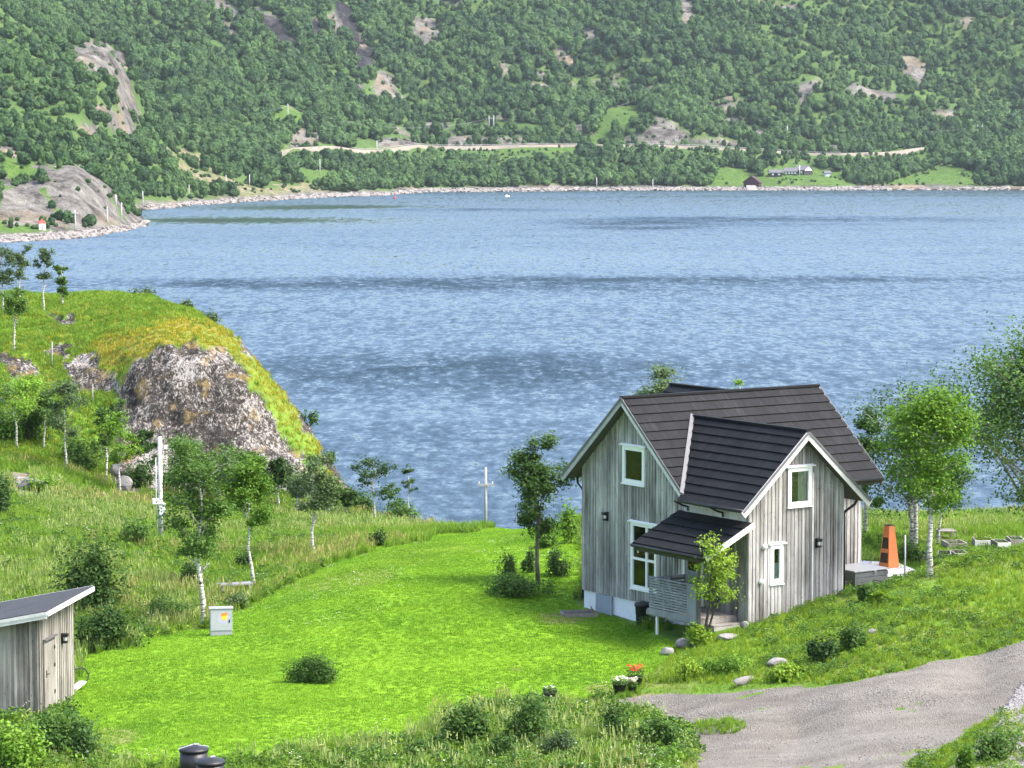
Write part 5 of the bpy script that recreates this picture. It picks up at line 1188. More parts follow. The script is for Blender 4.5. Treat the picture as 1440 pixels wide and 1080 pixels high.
p = at(1330, 752, 108.); p[2] = gz(p[0], p[1]); t = thing('garden_table', 'low pale slatted garden table in the field behind the birches', 'table', p, .1)
m = MB(); m.box(-.33, -.3, .3, .33, .3, .34); m.build('table_top', M['siding_pale'], t)
for x in (-.28, .28):
    for y in (-.25, .25): m = MB(); m.box(x - .025, y - .025, -.1, x + .025, y + .025, .299); m.build('leg', M['siding_pale'], t)
mb = MB(); mb.tube([(0, 0, -.3), (.01, 0, .7), (0, 0, 1.42)], [.035, .03, .03], 8); p = onz(1272, 812, PZ); tag(mb.build('post', M['grey_metal'], None, loc=tuple(p)), 'thin grey post standing on the edge of the stone terrace', 'post')

# ------------------------------------------------------------------ utility poles near the house
p = at(226, 735, 118.); p[2] = gz(p[0], p[1]); topz = at(226, 614, 118.)[2]; hp_ = topz - p[2]
t = thing('utility_pole', 'pale utility pole with meter boxes in front of the knoll', 'utility pole', p)
m = MB(); m.tube([(0, 0, -.5), (0, 0, hp_)], [.1, .085], 12); m.build('pole', M['pole_pale'], t); m = MB(); m.tube([(-.17, -.05, .2), (-.17, -.05, hp_ * .8)], .022, 6); m.build('cable_pipe', M['pole_pale'], t)
zq = at(226, 708, 118.)[2] - p[2]
for x, z, w, h in ((-.17, zq, .13, .24), (.1, zq - .45, .12, .5)): m = MB(); m.box(x - w, -.32, z, x + w, -.13, z + h); m.build('meter_box', M['white'], t, bevel=.02)
m = MB(); m.box(.18, -.1, hp_ - .5, .3, .0, hp_ - .35); m.build('insulator', M['white'], t)
pD = 126.; p = at(683, 745, pD); p[2] = gz(p[0], p[1]); h_ = at(683, 657, pD)[2] - p[2]
t = thing('utility_pole', 'thin grey utility pole with a crossarm between the lawn and the fjord', 'utility pole', p)
m = MB(); m.tube([(0, 0, -.5), (0, 0, h_)], [.075, .06], 10); m.build('pole', M['pole'], t); m = MB(); za = at(683, 684, pD)[2] - p[2]; m.box(-.36, -.12, za + .02, .36, -.03, za + .12); m.build('crossarm', M['pole'], t)
for x in (-.3, .3): m = MB(); m.lathe([(.02, 0), (.03, .03), (.02, .07), (.03, .08), (.01, .1)], 8, (x, -.075, za + .121)); m.build('insulator', M['plinth'], t)
# two thin stakes and low garden wire on the meadow
for u, v, vt, D, lab in ((73, 505, 470, 157, 'bare grey stake high on the mossy knoll'), (130, 552, 528, 153, 'thin grey stake below the knoll boulders')):
    p = at(u, v, D); p[2] = gz(p[0], p[1]); m = MB(); m.tube([(0, 0, -.3), (.02, 0, (v - vt) * D / F)], [.035, .03], 6); tag(m.build('stake', M['pole'], None, loc=tuple(p)), lab, 'stake')

# ------------------------------------------------------------------ across the fjord
def hpole(u, v, hpx, label, two=False, arm=True):
    p = fgp(u, v); s = p[1] / F; h = hpx * s; t = thing('power_pole', label, 'power pole', p, 0, 'power poles along the far shore'); m = MB(); w = .2 * max(1, p[1] / 1300)
    for x in ((-1.4, 1.4) if two else (0,)):
        m = MB(); m.tube([(x, 0, -1), (x, 0, h)], [w, w * .8], 6); m.build('pole', M['pole_pale'], t)
    if two or arm: m = MB(); m.box(-2.2 if two else -1., -.28, h * .82, 2.2 if two else 1., -.1, h * .82 + .25); m.build('crossarm', M['pole_pale'], t)
    return p + np.array([0, 0, h * .85])
tops = {}
for k, (u, v, h, lab, two, arm) in enumerate([(691, 184, 20, 'double legged power pole rising from the trees above the road', True, True), (909, 153, 20, 'double power pole on the grassy knoll above the road cutting', True, True), (1378, 195, 19, 'double power pole on the hillside at the right', True, True),
 (1107, 196, 19, 'single power pole above the road left of the cabins', False, False), (405, 167, 21, 'power pole on the bright rounded ledge at left', False, True), (228, 162, 15, 'power pole beside the left cliff edge', False, True), (201, 290, 21, 'shore pole on the green strip behind the promontory', False, False), (266, 278, 18, 'shore pole below the dark bush on the left shore', False, False),
 (318, 263, 16, 'shore pole at the foot of the brown scree', False, False), (351, 263, 17, 'shore pole beside the scree bushes', False, False), (377, 229, 13, 'pole just under the left end of the road', False, False), (450, 246, 22, 'leaning pole on the green slope under the road', False, False), (163, 288, 13, 'short pole at the back of the promontory', False, False), (171, 309, 24, 'tall pole on the tip of the promontory', False, False),
 (151, 314, 22, 'thin pole against the promontory rock face', False, False), (106, 322, 26, 'pole with two crossarms beside the tiny red roofed hut', False, True), (530, 218, 20, 'pole at the left end of the road cutting', False, False), (754, 233, 9, 'short pole among the trees below the road', False, False), (839, 264, 14, 'pole at the waterline below the birch wood', False, False), (918, 266, 14, 'pole at the waterline right of the knoll', False, False)]):
    tops[u] = hpole(u, v, h, lab, two, arm)
def wire(a, b, sag, label, r=.05):
    m = MB(); n = 16; m.tube([tops[a] + (tops[b] - tops[a]) * i / n - np.array([0, 0, sag * 4 * i / n * (1 - i / n)]) for i in range(n + 1)], r, 4); tag(m.build('power_line', M['grey_metal']), label, 'power line', 'power lines over the far wood')
for a, b, s_, lab in ((228, 405, 5, 'thin power line from the left cliff to the bright ledge'), (405, 691, 9, 'thin power line from the bright ledge to the double pole'), (691, 909, 6, 'thin power line rising to the grassy knoll'), (909, 1378, 12, 'thin power line from the knoll towards the right hillside')): wire(a, b, s_, lab)
# coastal road: carriageway and its pale stone bank as one strip, guard rail as a thing
rs = np.arange(376, 1302, 3.); V = []
off = [(-6, -1.6), (-4.2, .8), (-3.6, 1.25), (3.4, 1.35), (4.2, .9)]
zc = np.array([np.interp(u, rs, [0] * len(rs)) for u in rs])
for u in rs:
    D = road_D(u); x = (u - 720) / F * D; V.append((x, D))
V = np.array(V); zz = far_h0(V[:, 0], V[:, 1]); kz = np.hanning(25); kz /= kz.sum(); zz = np.convolve(np.pad(zz, 12, mode='edge'), kz, 'valid')
RV = []
for (x, y), z in zip(V, zz):
    for dy, h in off: RV.append((x, y + dy, z + h + (fbm(np.array([x * .08]), np.array([y * .1]), 201, 2)[0] * .9 if dy < -5 else 0)))
n = len(V); k = len(off); RF = [(i * k + j, (i + 1) * k + j, (i + 1) * k + j + 1, i * k + j + 1) for i in range(n - 1) for j in range(k - 1)]
struct(link_mesh('road', mesh_arrays('road', RV, RF, simple('road_stone', (.21, .185, .15), .9, .3, .15), False)))
for i0, i1, lab in ((40, 146, 'pale guard rail on the left stretch of the far road'), (168, n - 40, 'pale guard rail on the far road behind the cabins')):
    gr = MB(); gr.tube([(V[i][0], V[i][1] - 3.9, zz[i] + 1.9) for i in range(i0, i1)], .16, 4); tag(gr.build('guard_rail', M['pole']), lab, 'guard rail', 'guard rails on the far road')
# cabins
def cabin(u, v, wpx, dpt, hpx, rpx, label, wall_m, roof_m, rz, gable=None, name='cabin', win=2):
    p = fgp(u, v); s = p[1] / F; w = wpx * s / 2; h = hpx * s; r = rpx * s; d = dpt / 2
    t = thing(name, label, 'cabin', p, rz, None); m = MB(); m.box(-w, -d, -1.5, w, d, h); m.build('wall', M[wall_m], t)
    m = MB(); e = .5; th = .25
    m.prism([(-w - e, -d - e, h - .1), (-w - e, 0, h + r), (-w - e, d + e, h - .1), (-w - e, d + e, h + th - .1), (-w - e, 0, h + r + th), (-w - e, -d - e, h + th - .1)], (2 * w + 2 * e, 0, 0)); rf = m.build('roof', M[roof_m], t)
    for sx in (-1, 1):
        m = MB(); m.prism([(sx * (w - .02), -d, h - .15), (sx * (w - .02), d, h - .15), (sx * (w - .02), 0, h + r - .12)], (sx * .1, 0, 0)); m.build('gable', M[gable or wall_m], t)
    for i in range(win):
        x = -w + 2 * w * (i + .5) / win; m = MB(); m.box(x - .55, -d - .08, h * .35, x + .55, -d - .01, h * .8); m.build('window', M['white'], t)
    return t, p
cabin(1058, 264, 12, 9, 7, 9, 'dark red boathouse with a steep gable on the far shore', 'boathouse', 'boathouse', R(68), win=0, name='boathouse')
cabin(1091, 248.5, 17, 7, 5, 4, 'long low dark cabin leftmost on the rocky point', 'cabin', 'cabin_roof', R(-4)); cabin(1112, 246, 17, 7, 4.5, 5, 'middle dark cabin with white doors on the point', 'cabin', 'cabin_roof', R(-8), 'cabin', win=4); cabin(1129, 245.5, 18, 10, 6, 6, 'larger grey roofed cabin with a white gable by the flagpole', 'cabin', 'cabin_roof', R(-35), 'white'); cabin(1163, 247.5, 8, 5, 3.5, 3, 'tiny pale hut on the green point right of the cabins', 'plinth', 'cabin_roof', R(10), win=1)
p = fgp(1123, 247); m = MB(); m.tube([(0, 0, -.5), (0, 0, 15 * p[1] / F)], [.2, .14], 6); t = thing('flagpole', 'white flagpole standing among the far cabins', 'flagpole', p + np.array([0, -6, 0])); m.build('pole', M['white'], t); m = MB(); m.prism([(0.2, 0, 5.2), (.3, 0, 5.6), (-.9, 0, 4.6), (-1.1, 0, 4.2)], (0, .1, 0)); m.build('pennant', M['white'], t)
def far_water(u, v): return onz(u, v, 0)
p = fgp(1057, 267.5); m = MB(); m.prism([(-3, -4, -.4), (3, -4, -.4), (2.6, 6, 2.2), (-2.6, 6, 2.2)], (0, 0, .5)); t = m.build('slipway', simple('slip_stone', (.22, .21, .2), .9), None, loc=tuple(p)); tag(t, 'pale concrete slipway below the dark red boathouse', 'slipway')
p = far_water(1207, 268.5); t = thing('jetty', 'small pale wooden jetty at the tip of the rocky point', 'jetty', p); m = MB(); m.box(-3.6, -1.5, 1.1, 3.6, 3, 1.45); m.build('deck', M['pole_pale'], t)
for x in (-3, 0, 3): m = MB(); m.box(x - .15, -1.3, -1.5, x + .15, -1., 1.098); m.build('post', M['soffit'], t)
p = fgp(59, 323); s = p[1] / F; t = thing('beacon_hut', 'tiny white hut with red pyramid roof on the left promontory', 'hut', p, .3); m = MB(); m.box(-.95, -.95, -.5, .95, .95, 1.75); m.build('wall', M['white'], t); m = MB(); m.hexa([(-1.15, -1.15, 1.752), (1.15, -1.15, 1.752), (1.15, 1.15, 1.752), (-1.15, 1.15, 1.752)], [(-.08, -.08, 2.9), (.08, -.08, 2.9), (.08, .08, 2.9), (-.08, .08, 2.9)]); m.build('roof', M['red'], t)
m = MB(); m.box(-.3, -1.0, -.2, .3, -.953, 1.3); m.build('door', M['trim_grey'], t)
p = far_water(713, 276.5); t = thing('motor_boat', 'small white motor boat moored off the far shore', 'boat', p, .5); t.scale = (.7,) * 3; m = MB()
m.hexa([(-1.6, -.5, -.15), (1.2, -.5, -.15), (1.2, .5, -.15), (-1.6, .5, -.15)], [(-1.9, -.85, .65), (2.4, -.12, .8), (2.4, .12, .8), (-1.9, .85, .65)]); m.build('hull', M['white'], t); m = MB(); m.hexa([(-.8, -.6, .66), (.7, -.5, .68), (.7, .5, .68), (-.8, .6, .66)], [(-.7, -.5, 1.4), (.2, -.4, 1.4), (.2, .4, 1.4), (-.7, .5, 1.4)]); m.build('cabin', M['plinth'], t)
p = far_water(555, 279); t = thing('mooring_buoy', 'round red mooring buoy floating near the far shore', 'buoy', p); m = MB(); m.lathe([(.1, -.4), (.55, -.1), (.7, .3), (.55, .75), (.15, .95)], 14); m.build('float', M['red'], t); m = MB(); m.tube([(0, 0, .95), (0, 0, 1.3)], .06, 6); m.build('ring', M['red'], t)
# boulders along the far waterline
g = np.random.default_rng(31); PS = []; SS = []
for u in np.arange(-40, 1500, 1.1):
    if u < 205: D0, D1 = 700, 960
    elif u < 420: D0, D1 = 1090, 1420
    else: D0, D1 = 1330, 1640
    D = np.arange(D0, D1, 1.); x = (u - 720) / F * D; z = far_h0(x, D); kk = np.argmax(z > .25)
    if u > 1250 and g.uniform() < .75: continue
    for _ in range(3):
        dd = D[kk] + g.uniform(-2.5, 5.5); PS.append(((u + g.uniform(-1, 1) - 720) / F * dd, dd, g.uniform(-.2, .35) + max(0, dd - D[kk]) * .22)); SS.append(np.array([g.uniform(.6, 2.1), g.uniform(.6, 1.7), g.uniform(.35, 1.0)]) * (D[kk] / 1500) ** .6 * (1.25 if u < 210 else 1))
def rock_kind(seed):
    gg = np.random.default_rng(seed); bm = bmesh.new(); bmesh.ops.create_icosphere(bm, subdivisions=2, radius=1)
    for v in bm.verts: v.co *= gg.uniform(.7, 1.15)
    me = bpy.data.meshes.new('rock_kind'); bm.to_mesh(me); bm.free(); me.materials.append(M['shore_stone']); return me
scatter('shore_rocks', PS, np.array(SS), [rock_kind(i) for i in range(4)], 9, .3, 'pale boulders and ledges lining the far waterline')

# ------------------------------------------------------------------ trees
tree_px(285, 882, 622, 118, 'birch with white forked trunk directly behind the utility cabinet', 21, clear=.27, n_leaf=4200, leaf=.13, limbs=16, tr=.085, leafmat='leaf_mid', shape='vase', lean=(-.02, 0), sparse=.6)
tree_px(358, 830, 628, 96, 'slender bent birch beside the grey plank bench', 22, clear=.5, n_leaf=3000, leaf=.14, limbs=9, tr=.06, leafmat='leaf_bright', lean=(-.09, 0), sparse=.7)
tree_px(441, 784, 664, 82, 'small birch standing alone in the pale meadow grass', 23, clear=.4, n_leaf=2000, leaf=.14, limbs=9, tr=.07, leafmat='leaf_grey', shape='vase', sparse=.7)
tree_px(527, 752, 640, 66, 'dark leaved sapling at the right end of the knoll', 24, D=134, clear=.42, n_leaf=620, leaf=.15, limbs=8, tr=.05, leafmat='leaf_dark', sparse=.6)
tree_px(574, 722, 646, 26, 'thin whip of a birch against the water beyond the meadow', 25, D=141, clear=.5, n_leaf=200, leaf=.15, limbs=6, tr=.03, leafmat='leaf_dark', shape='cone')
tree_px(548, 742, 676, 34, 'low twisted birch between the sapling and the thin whip', 26, D=139, clear=.35, n_leaf=260, leaf=.15, limbs=6, tr=.04, leafmat='leaf_mid')
tree_px(757, 822, 603, 108, 'lone dark birch on the lawn left of the house', 27, clear=.3, n_leaf=4200, leaf=.13, limbs=14, tr=.075, leafmat='leaf_dark', bark='bark_dark', shape='round', sparse=.35, lean=(-.02, 0))
tree_px(988, 894, 734, 80, 'young rowan with lime green leaves by the porch steps', 28, clear=.28, n_leaf=850, leaf=.12, limbs=10, tr=.045, leafmat='leaf_lime', bark='twig', stems=2, shape='cone', sparse=.6, name='rowan_tree')
# right side
tree_px(1308, 812, 530, 150, 'bright green birch with slender white trunk behind the bank', 31, clear=.38, n_leaf=4000, leaf=.14, limbs=19, tr=.085, leafmat='leaf_bright', shape='round', sparse=.6)
tree_px(1281, 775, 540, 165, 'darker birch with thick white double trunk behind the stone terrace', 32, D=103, clear=.28, n_leaf=3800, leaf=.15, limbs=19, tr=.13, stems=2, leafmat='leaf_mid', shape='round', sparse=.6, lean=(-.09, 0))
tree_px(1318, 785, 640, 100, 'smaller birch with a thin leaning trunk by the raised beds', 33, D=106, clear=.4, n_leaf=2400, leaf=.15, limbs=9, tr=.05, leafmat='leaf_mid', lean=(.08, 0), sparse=.8)
tree_px(1450, 790, 460, 262, 'large grey green tree cut by the right edge of the view', 34, D=97, clear=.2, n_leaf=8600, leaf=.16, limbs=30, tr=.16, leafmat='leaf_mid', bark='twig_pale', shape='round', sparse=.5, asym=(-.1, 0))
tree_px(934, 700, 500, 116, 'rounded birch crown showing above the left part of the roof', 35, D=112, clear=.25, n_leaf=3800, leaf=.15, limbs=12, tr=.1, leafmat='leaf_grey')
tree_px(1046, 700, 518, 60, 'small birch crown just showing above the roof ridge', 36, D=110, clear=.3, n_leaf=2200, leaf=.15, limbs=10, tr=.08, leafmat='leaf_bright', shape='cone')
tree_px(1216, 780, 560, 60, 'narrow dark birch close behind the right gable end', 37, D=108, clear=.2, n_leaf=2400, leaf=.15, limbs=11, tr=.08, leafmat='leaf_dark')
# foot of the knoll
GK = 'birches at the foot of the knoll'
for u, vb, vt, w, D, s, lm, lab, sh in [(24, 645, 532, 84, 146, 41, 'leaf_bright', 'leaning bright green birch leftmost at the foot of the knoll', 'round'), (93, 668, 528, 72, 143, 42, 'leaf_grey', 'grey green birch with straight pale trunk below the knoll', 'round'), (62, 640, 545, 46, 147, 43, 'leaf_mid', 'crooked birch half hidden between the two left knoll trees', 'round'), (148, 664, 570, 56, 144, 44, 'leaf_mid', 'thin trunked birch in front of the boulders', 'vase'), (169, 686, 582, 62, 141, 45, 'leaf_bright', 'bright green rowan with a bare bent stem left of the pale pole', 'round'), (205, 690, 600, 46, 146, 46, 'leaf_dark', 'dark birch tucked behind the pale utility pole', 'round'), (-22, 690, 530, 90, 138, 47, 'leaf_mid', 'birch cut by the left edge below the knoll', 'round'),
   (262, 735, 618, 66, 137, 48, 'leaf_mid', 'leafy birch just right of the pale pole', 'round'), (308, 740, 628, 80, 136, 49, 'leaf_grey', 'soft grey green birch below the middle of the cliff', 'round'), (352, 742, 636, 72, 134, 50, 'leaf_mid', 'bushy birch under the lichened cliff face', 'round'), (392, 738, 640, 50, 138, 51, 'leaf_dark', 'tall dark birch at the right foot of the cliff', 'round'), (418, 742, 672, 46, 135, 52, 'leaf_grey', 'multi stemmed birch right of the tall dark one', 'vase'), (487, 738, 690, 40, 137, 53, 'leaf_dark', 'scrubby birch against the yellow mossy rock', 'round'), (462, 738, 694, 40, 135, 54, 'leaf_mid', 'low birch between the cliff foot and the sapling', 'vase')]:
    tree_px(u, vb, vt, w, lab, s, D=D, clear=.34, n_leaf=1100, leaf=.17, limbs=9, tr=.06, leafmat=lm, shape=sh, group=GK, sparse=.5, lean=((s % 5 - 2) * .03, 0))
# on top of the knoll
GT = 'small birches on top of the knoll'
for u, vb, vt, w, D, s, lm, lab, cl in [(62, 440, 354, 42, 170, 61, 'leaf_grey', 'airy birch standing clear on the knoll crest', .38), (88, 428, 372, 28, 174, 62, 'leaf_mid', 'narrow bushy birch right of the airy knoll birch', .12), (20, 498, 410, 50, 160, 63, 'leaf_mid', 'birch with a bare pale trunk on the left slope of the knoll', .42), (4, 440, 350, 52, 170, 64, 'leaf_grey', 'tall birch at the left edge of the knoll top', .3), (28, 425, 356, 34, 176, 65, 'leaf_grey', 'wispy birch between the left edge and the airy birch', .3)]:
    tree_px(u, vb, vt, w, lab, s, D=D, clear=cl, n_leaf=1050, leaf=.16, limbs=9, tr=.055, leafmat=lm, shape='vase', group=GT, sparse=.5)
for u, vb, vt, w, D, s, lab in [(203, 416, 398, 40, 174, 66, 'low bare twigged willow bush on the very top of the knoll'), (262, 436, 420, 22, 168, 67, 'thin scrub on the right shoulder of the knoll'), (295, 462, 438, 34, 165, 68, 'grey green scrub where the knoll begins to fall to the water'), (435, 612, 588, 28, 155, 69, 'small juniper on the steep right edge of the knoll'), (465, 655, 628, 30, 154, 70, 'dense juniper low on the right edge of the knoll')]:
    bush_px(u, vb, w, vb - vt, lab, s, D=D, n=260, leaf=.16, leafmat='leaf_grey' if s < 69 else 'leaf_mid', group='scrub on the knoll')
# shrubs in the meadow and garden
bush_px(132, 862, 120, 112, 'broad dark rowan thicket behind the shed', 81, n=3800, leaf=.13, leafmat='leaf_dark', lumps=13)
bush_px(150, 912, 100, 74, 'low dark evergreen bush at the back corner of the shed', 82, n=2600, leaf=.11, leafmat='leaf_dark')
bush_px(8, 728, 46, 70, 'dark round bush at the left edge of the meadow', 83, n=1100, leaf=.14, leafmat='leaf_dark')
bush_px(268, 828, 44, 40, 'dark low bush behind the white forked birch trunk', 84, n=700, leaf=.12, leafmat='leaf_dark'); bush_px(337, 802, 40, 30, 'dark meadow bush left of the bent birch', 85, n=600, leaf=.12, leafmat='leaf_dark')
bush_px(236, 876, 90, 40, 'loose dark shrubs along the lawn edge left of the cabinet', 86, n=1400, leaf=.1, leafmat='leaf_mid'); bush_px(335, 858, 40, 26, 'grey green sprawling shrub right of the cabinet', 87, n=520, leaf=.1, leafmat='leaf_grey')
bush_px(190, 770, 62, 44, 'pale green willow shrub high in the left meadow', 88, n=900, leaf=.13, leafmat='leaf_mid'); bush_px(66, 694, 60, 30, 'fern like shrub beside the mossy boulder', 89, n=700, leaf=.15, leafmat='leaf_bright'); bush_px(120, 662, 56, 26, 'dark green ferns under the knoll trees', 90, n=600, leaf=.17, leafmat='leaf_mid')
bush_px(566, 752, 70, 38, 'green thicket at the far end of the meadow', 91, D=138, n=1000, leaf=.14, leafmat='leaf_mid'); bush_px(530, 768, 34, 26, 'small dark bush at the foot of the sapling', 92, n=400, leaf=.12, leafmat='leaf_dark')
GU = 'undergrowth at the foot of the knoll'
for u, vb, w, h, D, s, lm, lab in [(262, 712, 92, 66, 143, 141, 'leaf_mid', 'broad hazel like thicket right of the pale pole under the cliff'), (322, 716, 96, 62, 142, 142, 'leaf_dark', 'dark thicket under the middle of the cliff'), (376, 718, 74, 50, 142, 143, 'leaf_mid', 'green thicket under the right half of the cliff'), (432, 732, 60, 36, 143, 144, 'leaf_grey', 'grey green willow scrub at the right end of the cliff foot'), (505, 744, 50, 30, 142, 145, 'leaf_mid', 'low scrub at the seaward tip of the knoll'), (196, 706, 54, 40, 144, 146, 'leaf_dark', 'dark scrub left of the pale pole base'), (112, 676, 84, 44, 146, 147, 'leaf_mid', 'ferny thicket between the knoll trees'), (46, 662, 80, 52, 148, 148, 'leaf_dark', 'dark undergrowth below the leftmost knoll trees'), (8, 660, 60, 60, 147, 149, 'leaf_bright', 'bright undergrowth at the left edge under the knoll')]:
    bush_px(u, vb, w, h, lab, s, D=D, n=1500, leaf=.15, leafmat=lm, lumps=14, group=GU)
# clipped bush on the lawn
p = gp(437, 960); bush(p, 'oval dark green clipped bush alone on the lawn', 101, .76, .82, ry=.45, n=5200, leaf=.06, leafmat='leaf_mid', lumps=40)
bush_px(715, 812, 34, 38, 'dark round currant bush left of the lone birch', 102, n=800, leaf=.09, leafmat='leaf_dark'); bush_px(746, 806, 28, 36, 'dark currant bush close behind the lone birch trunk', 103, n=700, leaf=.09, leafmat='leaf_dark'); bush_px(786, 810, 42, 44, 'larger dark currant bush right of the lone birch', 104, n=1100, leaf=.09, leafmat='leaf_dark')
bush_px(730, 838, 104, 34, 'wide mound of leafy perennials round the lone birch', 105, n=2400, leaf=.1, leafmat='leaf_mid', lumps=14); bush_px(797, 764, 42, 56, 'lush light green shrub beyond the left corner of the house', 106, n=1400, leaf=.12, leafmat='leaf_bright'); bush_px(770, 770, 46, 24, 'low bright herbs left of the lush shrub', 107, n=700, leaf=.11, leafmat='leaf_bright')
bush_px(984, 908, 44, 34, 'yellow green perennials at the foot of the young rowan', 108, n=700, leaf=.09, leafmat='leaf_lime')
bush_px(1205, 914, 50, 38, 'rounded blue green shrub on the bank below the wing', 109, n=1500, leaf=.075, leafmat='leaf_mid'); bush_px(1156, 932, 46, 42, 'spiky dark grass like shrub on the bank', 110, n=1300, leaf=.1, leafmat='leaf_dark'); bush_px(1214, 846, 36, 26, 'feathery green shrub in front of the storage box', 111, n=900, leaf=.09, leafmat='leaf_mid'); bush_px(1234, 850, 24, 20, 'bright leaved lily clump beside the storage box', 112, n=160, leaf=.22, leafmat='leaf_lime')
bush_px(1022, 948, 70, 30, 'dense clover mound at the lawn end of the bank', 113, n=1700, leaf=.075, leafmat='leaf_bright', lumps=14); bush_px(1110, 955, 64, 24, 'pale leaved lady fern among the rocks of the bank', 114, n=800, leaf=.11, leafmat='leaf_lime'); bush_px(968, 955, 46, 34, 'reddish brown and green shrub behind the flower pots', 115, n=900, leaf=.08, leafmat='leaf_lime')
bush_px(1278, 790, 40, 30, 'fern clump at the foot of the double trunked birch', 116, n=500, leaf=.12, leafmat='leaf_mid')
# foreground weeds
bush_px(658, 1056, 84, 74, 'dark leaved nettle clump in the foreground', 121, n=2600, leaf=.1, leafmat='leaf_mid', lumps=14); bush_px(596, 1070, 74, 34, 'low dark raspberry patch left of the nettles', 122, n=1900, leaf=.09, leafmat='leaf_mid'); bush_px(738, 1052, 84, 80, 'tall fading willowherb clump in front of the urn', 123, n=2600, leaf=.085, leafmat='leaf_mid', lumps=14); bush_px(786, 1066, 66, 46, 'grey green weeds right of the willowherb', 124, n=1400, leaf=.08, leafmat='leaf_grey'); bush_px(702, 1070, 56, 36, 'dark leafy weeds between nettles and willowherb', 125, n=1500, leaf=.09, leafmat='leaf_dark')
bush_px(862, 1052, 52, 74, 'upright dark green willowherb beside the drive', 126, n=1000, leaf=.08, leafmat='leaf_mid'); bush_px(925, 1060, 66, 58, 'spreading grassy shrub at the corner of the drive', 127, n=1400, leaf=.085, leafmat='leaf_mid')
bush_px(80, 1062, 92, 64, 'dense leafy weeds in front of the shed corner', 128, n=2600, leaf=.1, leafmat='leaf_mid'); bush_px(22, 1085, 90, 66, 'bright weeds at the lower left corner', 129, n=2200, leaf=.11, leafmat='leaf_bright'); bush_px(118, 1074, 40, 52, 'dark weeds right of the shed weeds', 130, n=900, leaf=.1, leafmat='leaf_dark')
bush_px(1398, 1070, 70, 48, 'juniper like green bush on the stones at the lower right', 131, n=1600, leaf=.08, leafmat='leaf_mid'); bush_px(1356, 1086, 36, 36, 'small round green bush by the lower edge beside the drive', 132, n=800, leaf=.08, leafmat='leaf_bright')

# ------------------------------------------------------------------ ground cover
# lawn: short tufts
x, y, z, u, v, g = ground_pts(300000, 301, 80, 980, 66, 128)
lawn, rock = near_zone(u, v, y)
dryp = fbm(x * .25, y * .25, 40, 3)
ok = lawn & ~clear_mask(x, y) & (g.uniform(size=len(x)) < .42)
sc = g.uniform(.6, 1.15, len(x)) * (1 + .35 * fbm(x * .5, y * .5, 305, 3))
far_edge = ok
vl = [blade_tuft(s, 14, .085, .085, .014, .75, 'grass_lawn') for s in range(5)]
scatter('lawn_grass', np.stack([x, y, z], 1)[ok], sc[ok], vl, 311, .1, 'mown bright green lawn grass')
# clover flowers and daisies in patches on the lawn
k2 = ok & (fbm(x * .22, y * .3, 331, 3) > .3) & (g.uniform(size=len(x)) < .06)
scatter('lawn_daisies', np.stack([x, y, z], 1)[k2], g.uniform(.7, 1.2, int(k2.sum())), [weed_clump(s, 6, .05, .12, .04, 'grass_lawn', 3, 'petal_white', .03) for s in range(3)], 312, .05, 'tiny white clover flowers in the lawn')
# meadow: tall tufts with straw heads, weeds, umbels
x, y, z, u, v, g = ground_pts(262000, 302, -260, 1720, 62, 143)
lawn, rock = near_zone(u, v, y); wob = fbm(x * .7, y * .7, 71, 4)
road = inpoly(u + wob * 12, v + wob * 5, ROAD) & (y < 82)
right = (u > 940) & (y < 94); okm = ~lawn & ~rock & ~road & ~clear_mask(x, y) & ~((u > 817) & (u < 905) & (y < 95) & (y > 90) )
edge = inpoly(u, v + 14, LAWN) | inpoly(u + 10, v, LAWN)
short = (right & (v < 985)) | ((u > 1180) & (y < 109)) | ((u > 815) & (u < 945) & (v > 930) & (v < 1004))
straw = fbm(x * .16, y * .16, 341, 4)
hgt = np.where(short, .42, .86) * np.where((u > 860) & (y > 95), .75, 1.) * g.uniform(.55, 1.15, len(x)) * (1 + .3 * fbm(x * .3, y * .3, 342, 3)); hgt = np.where((u > 905) & (v > 962) & (u < 1300), hgt * .5, hgt)
hgt = np.where((u < 150) & (v > 965), hgt * .55, hgt); fore = (v > 985) & (u > 300) & (u < 1000); fw = fore & (fbm(x * .5, y * .5, 381, 3) > -.25); hgt = np.where(fore, hgt * 1.0, hgt); dens = np.where(short, .9, np.where(fw, .28, .42)); sel = okm & (g.uniform(size=len(x)) < dens)
ID = g.integers(0, 4, len(x)); st = g.uniform(size=len(x)) < np.clip(.02 + straw * .55 + np.where((u > 380) & (u < 720) & (y > 105) & (y < 120), .1, 0) - np.where(short, .22, 0) - np.where(u < 120, .1, 0), .0, .2); ID = np.where(st, 4 + g.integers(0, 2, len(x)), ID)
pl = ~st & (fbm(x * .13, y * .13, 343, 3) > .0) & ~short & (g.uniform(size=len(x)) < .28); ID = np.where(pl, 6 + g.integers(0, 2, len(x)), ID)
hgt = np.where((u > 1165) & (u < 1320) & (y > 84) & (y < 92), hgt * .45, hgt); ID = np.where(((u > 900) & (y < 95)) & ~st & (g.uniform(size=len(x)) < .6), 8, ID)
mv = [blade_tuft(20 + s, 16, .5, .13, .02, .6, 'grass_meadow') for s in range(4)] + [blade_tuft(30 + s, 14, .62, .12, .014, .45, 'grass_meadow', 10, 'grass_straw') for s in range(2)] + [blade_tuft(40 + s, 14, .55, .14, .016, .55, 'grass_pale', 9, 'grass_pale') for s in range(2)] + [blade_tuft(50, 16, .48, .14, .022, .65, 'grass_lime')]
scatter('meadow_grass', np.stack([x, y, z], 1)[sel], hgt[sel], mv, 313, .12, 'tall uncut meadow grass with straw coloured heads', ID[sel])
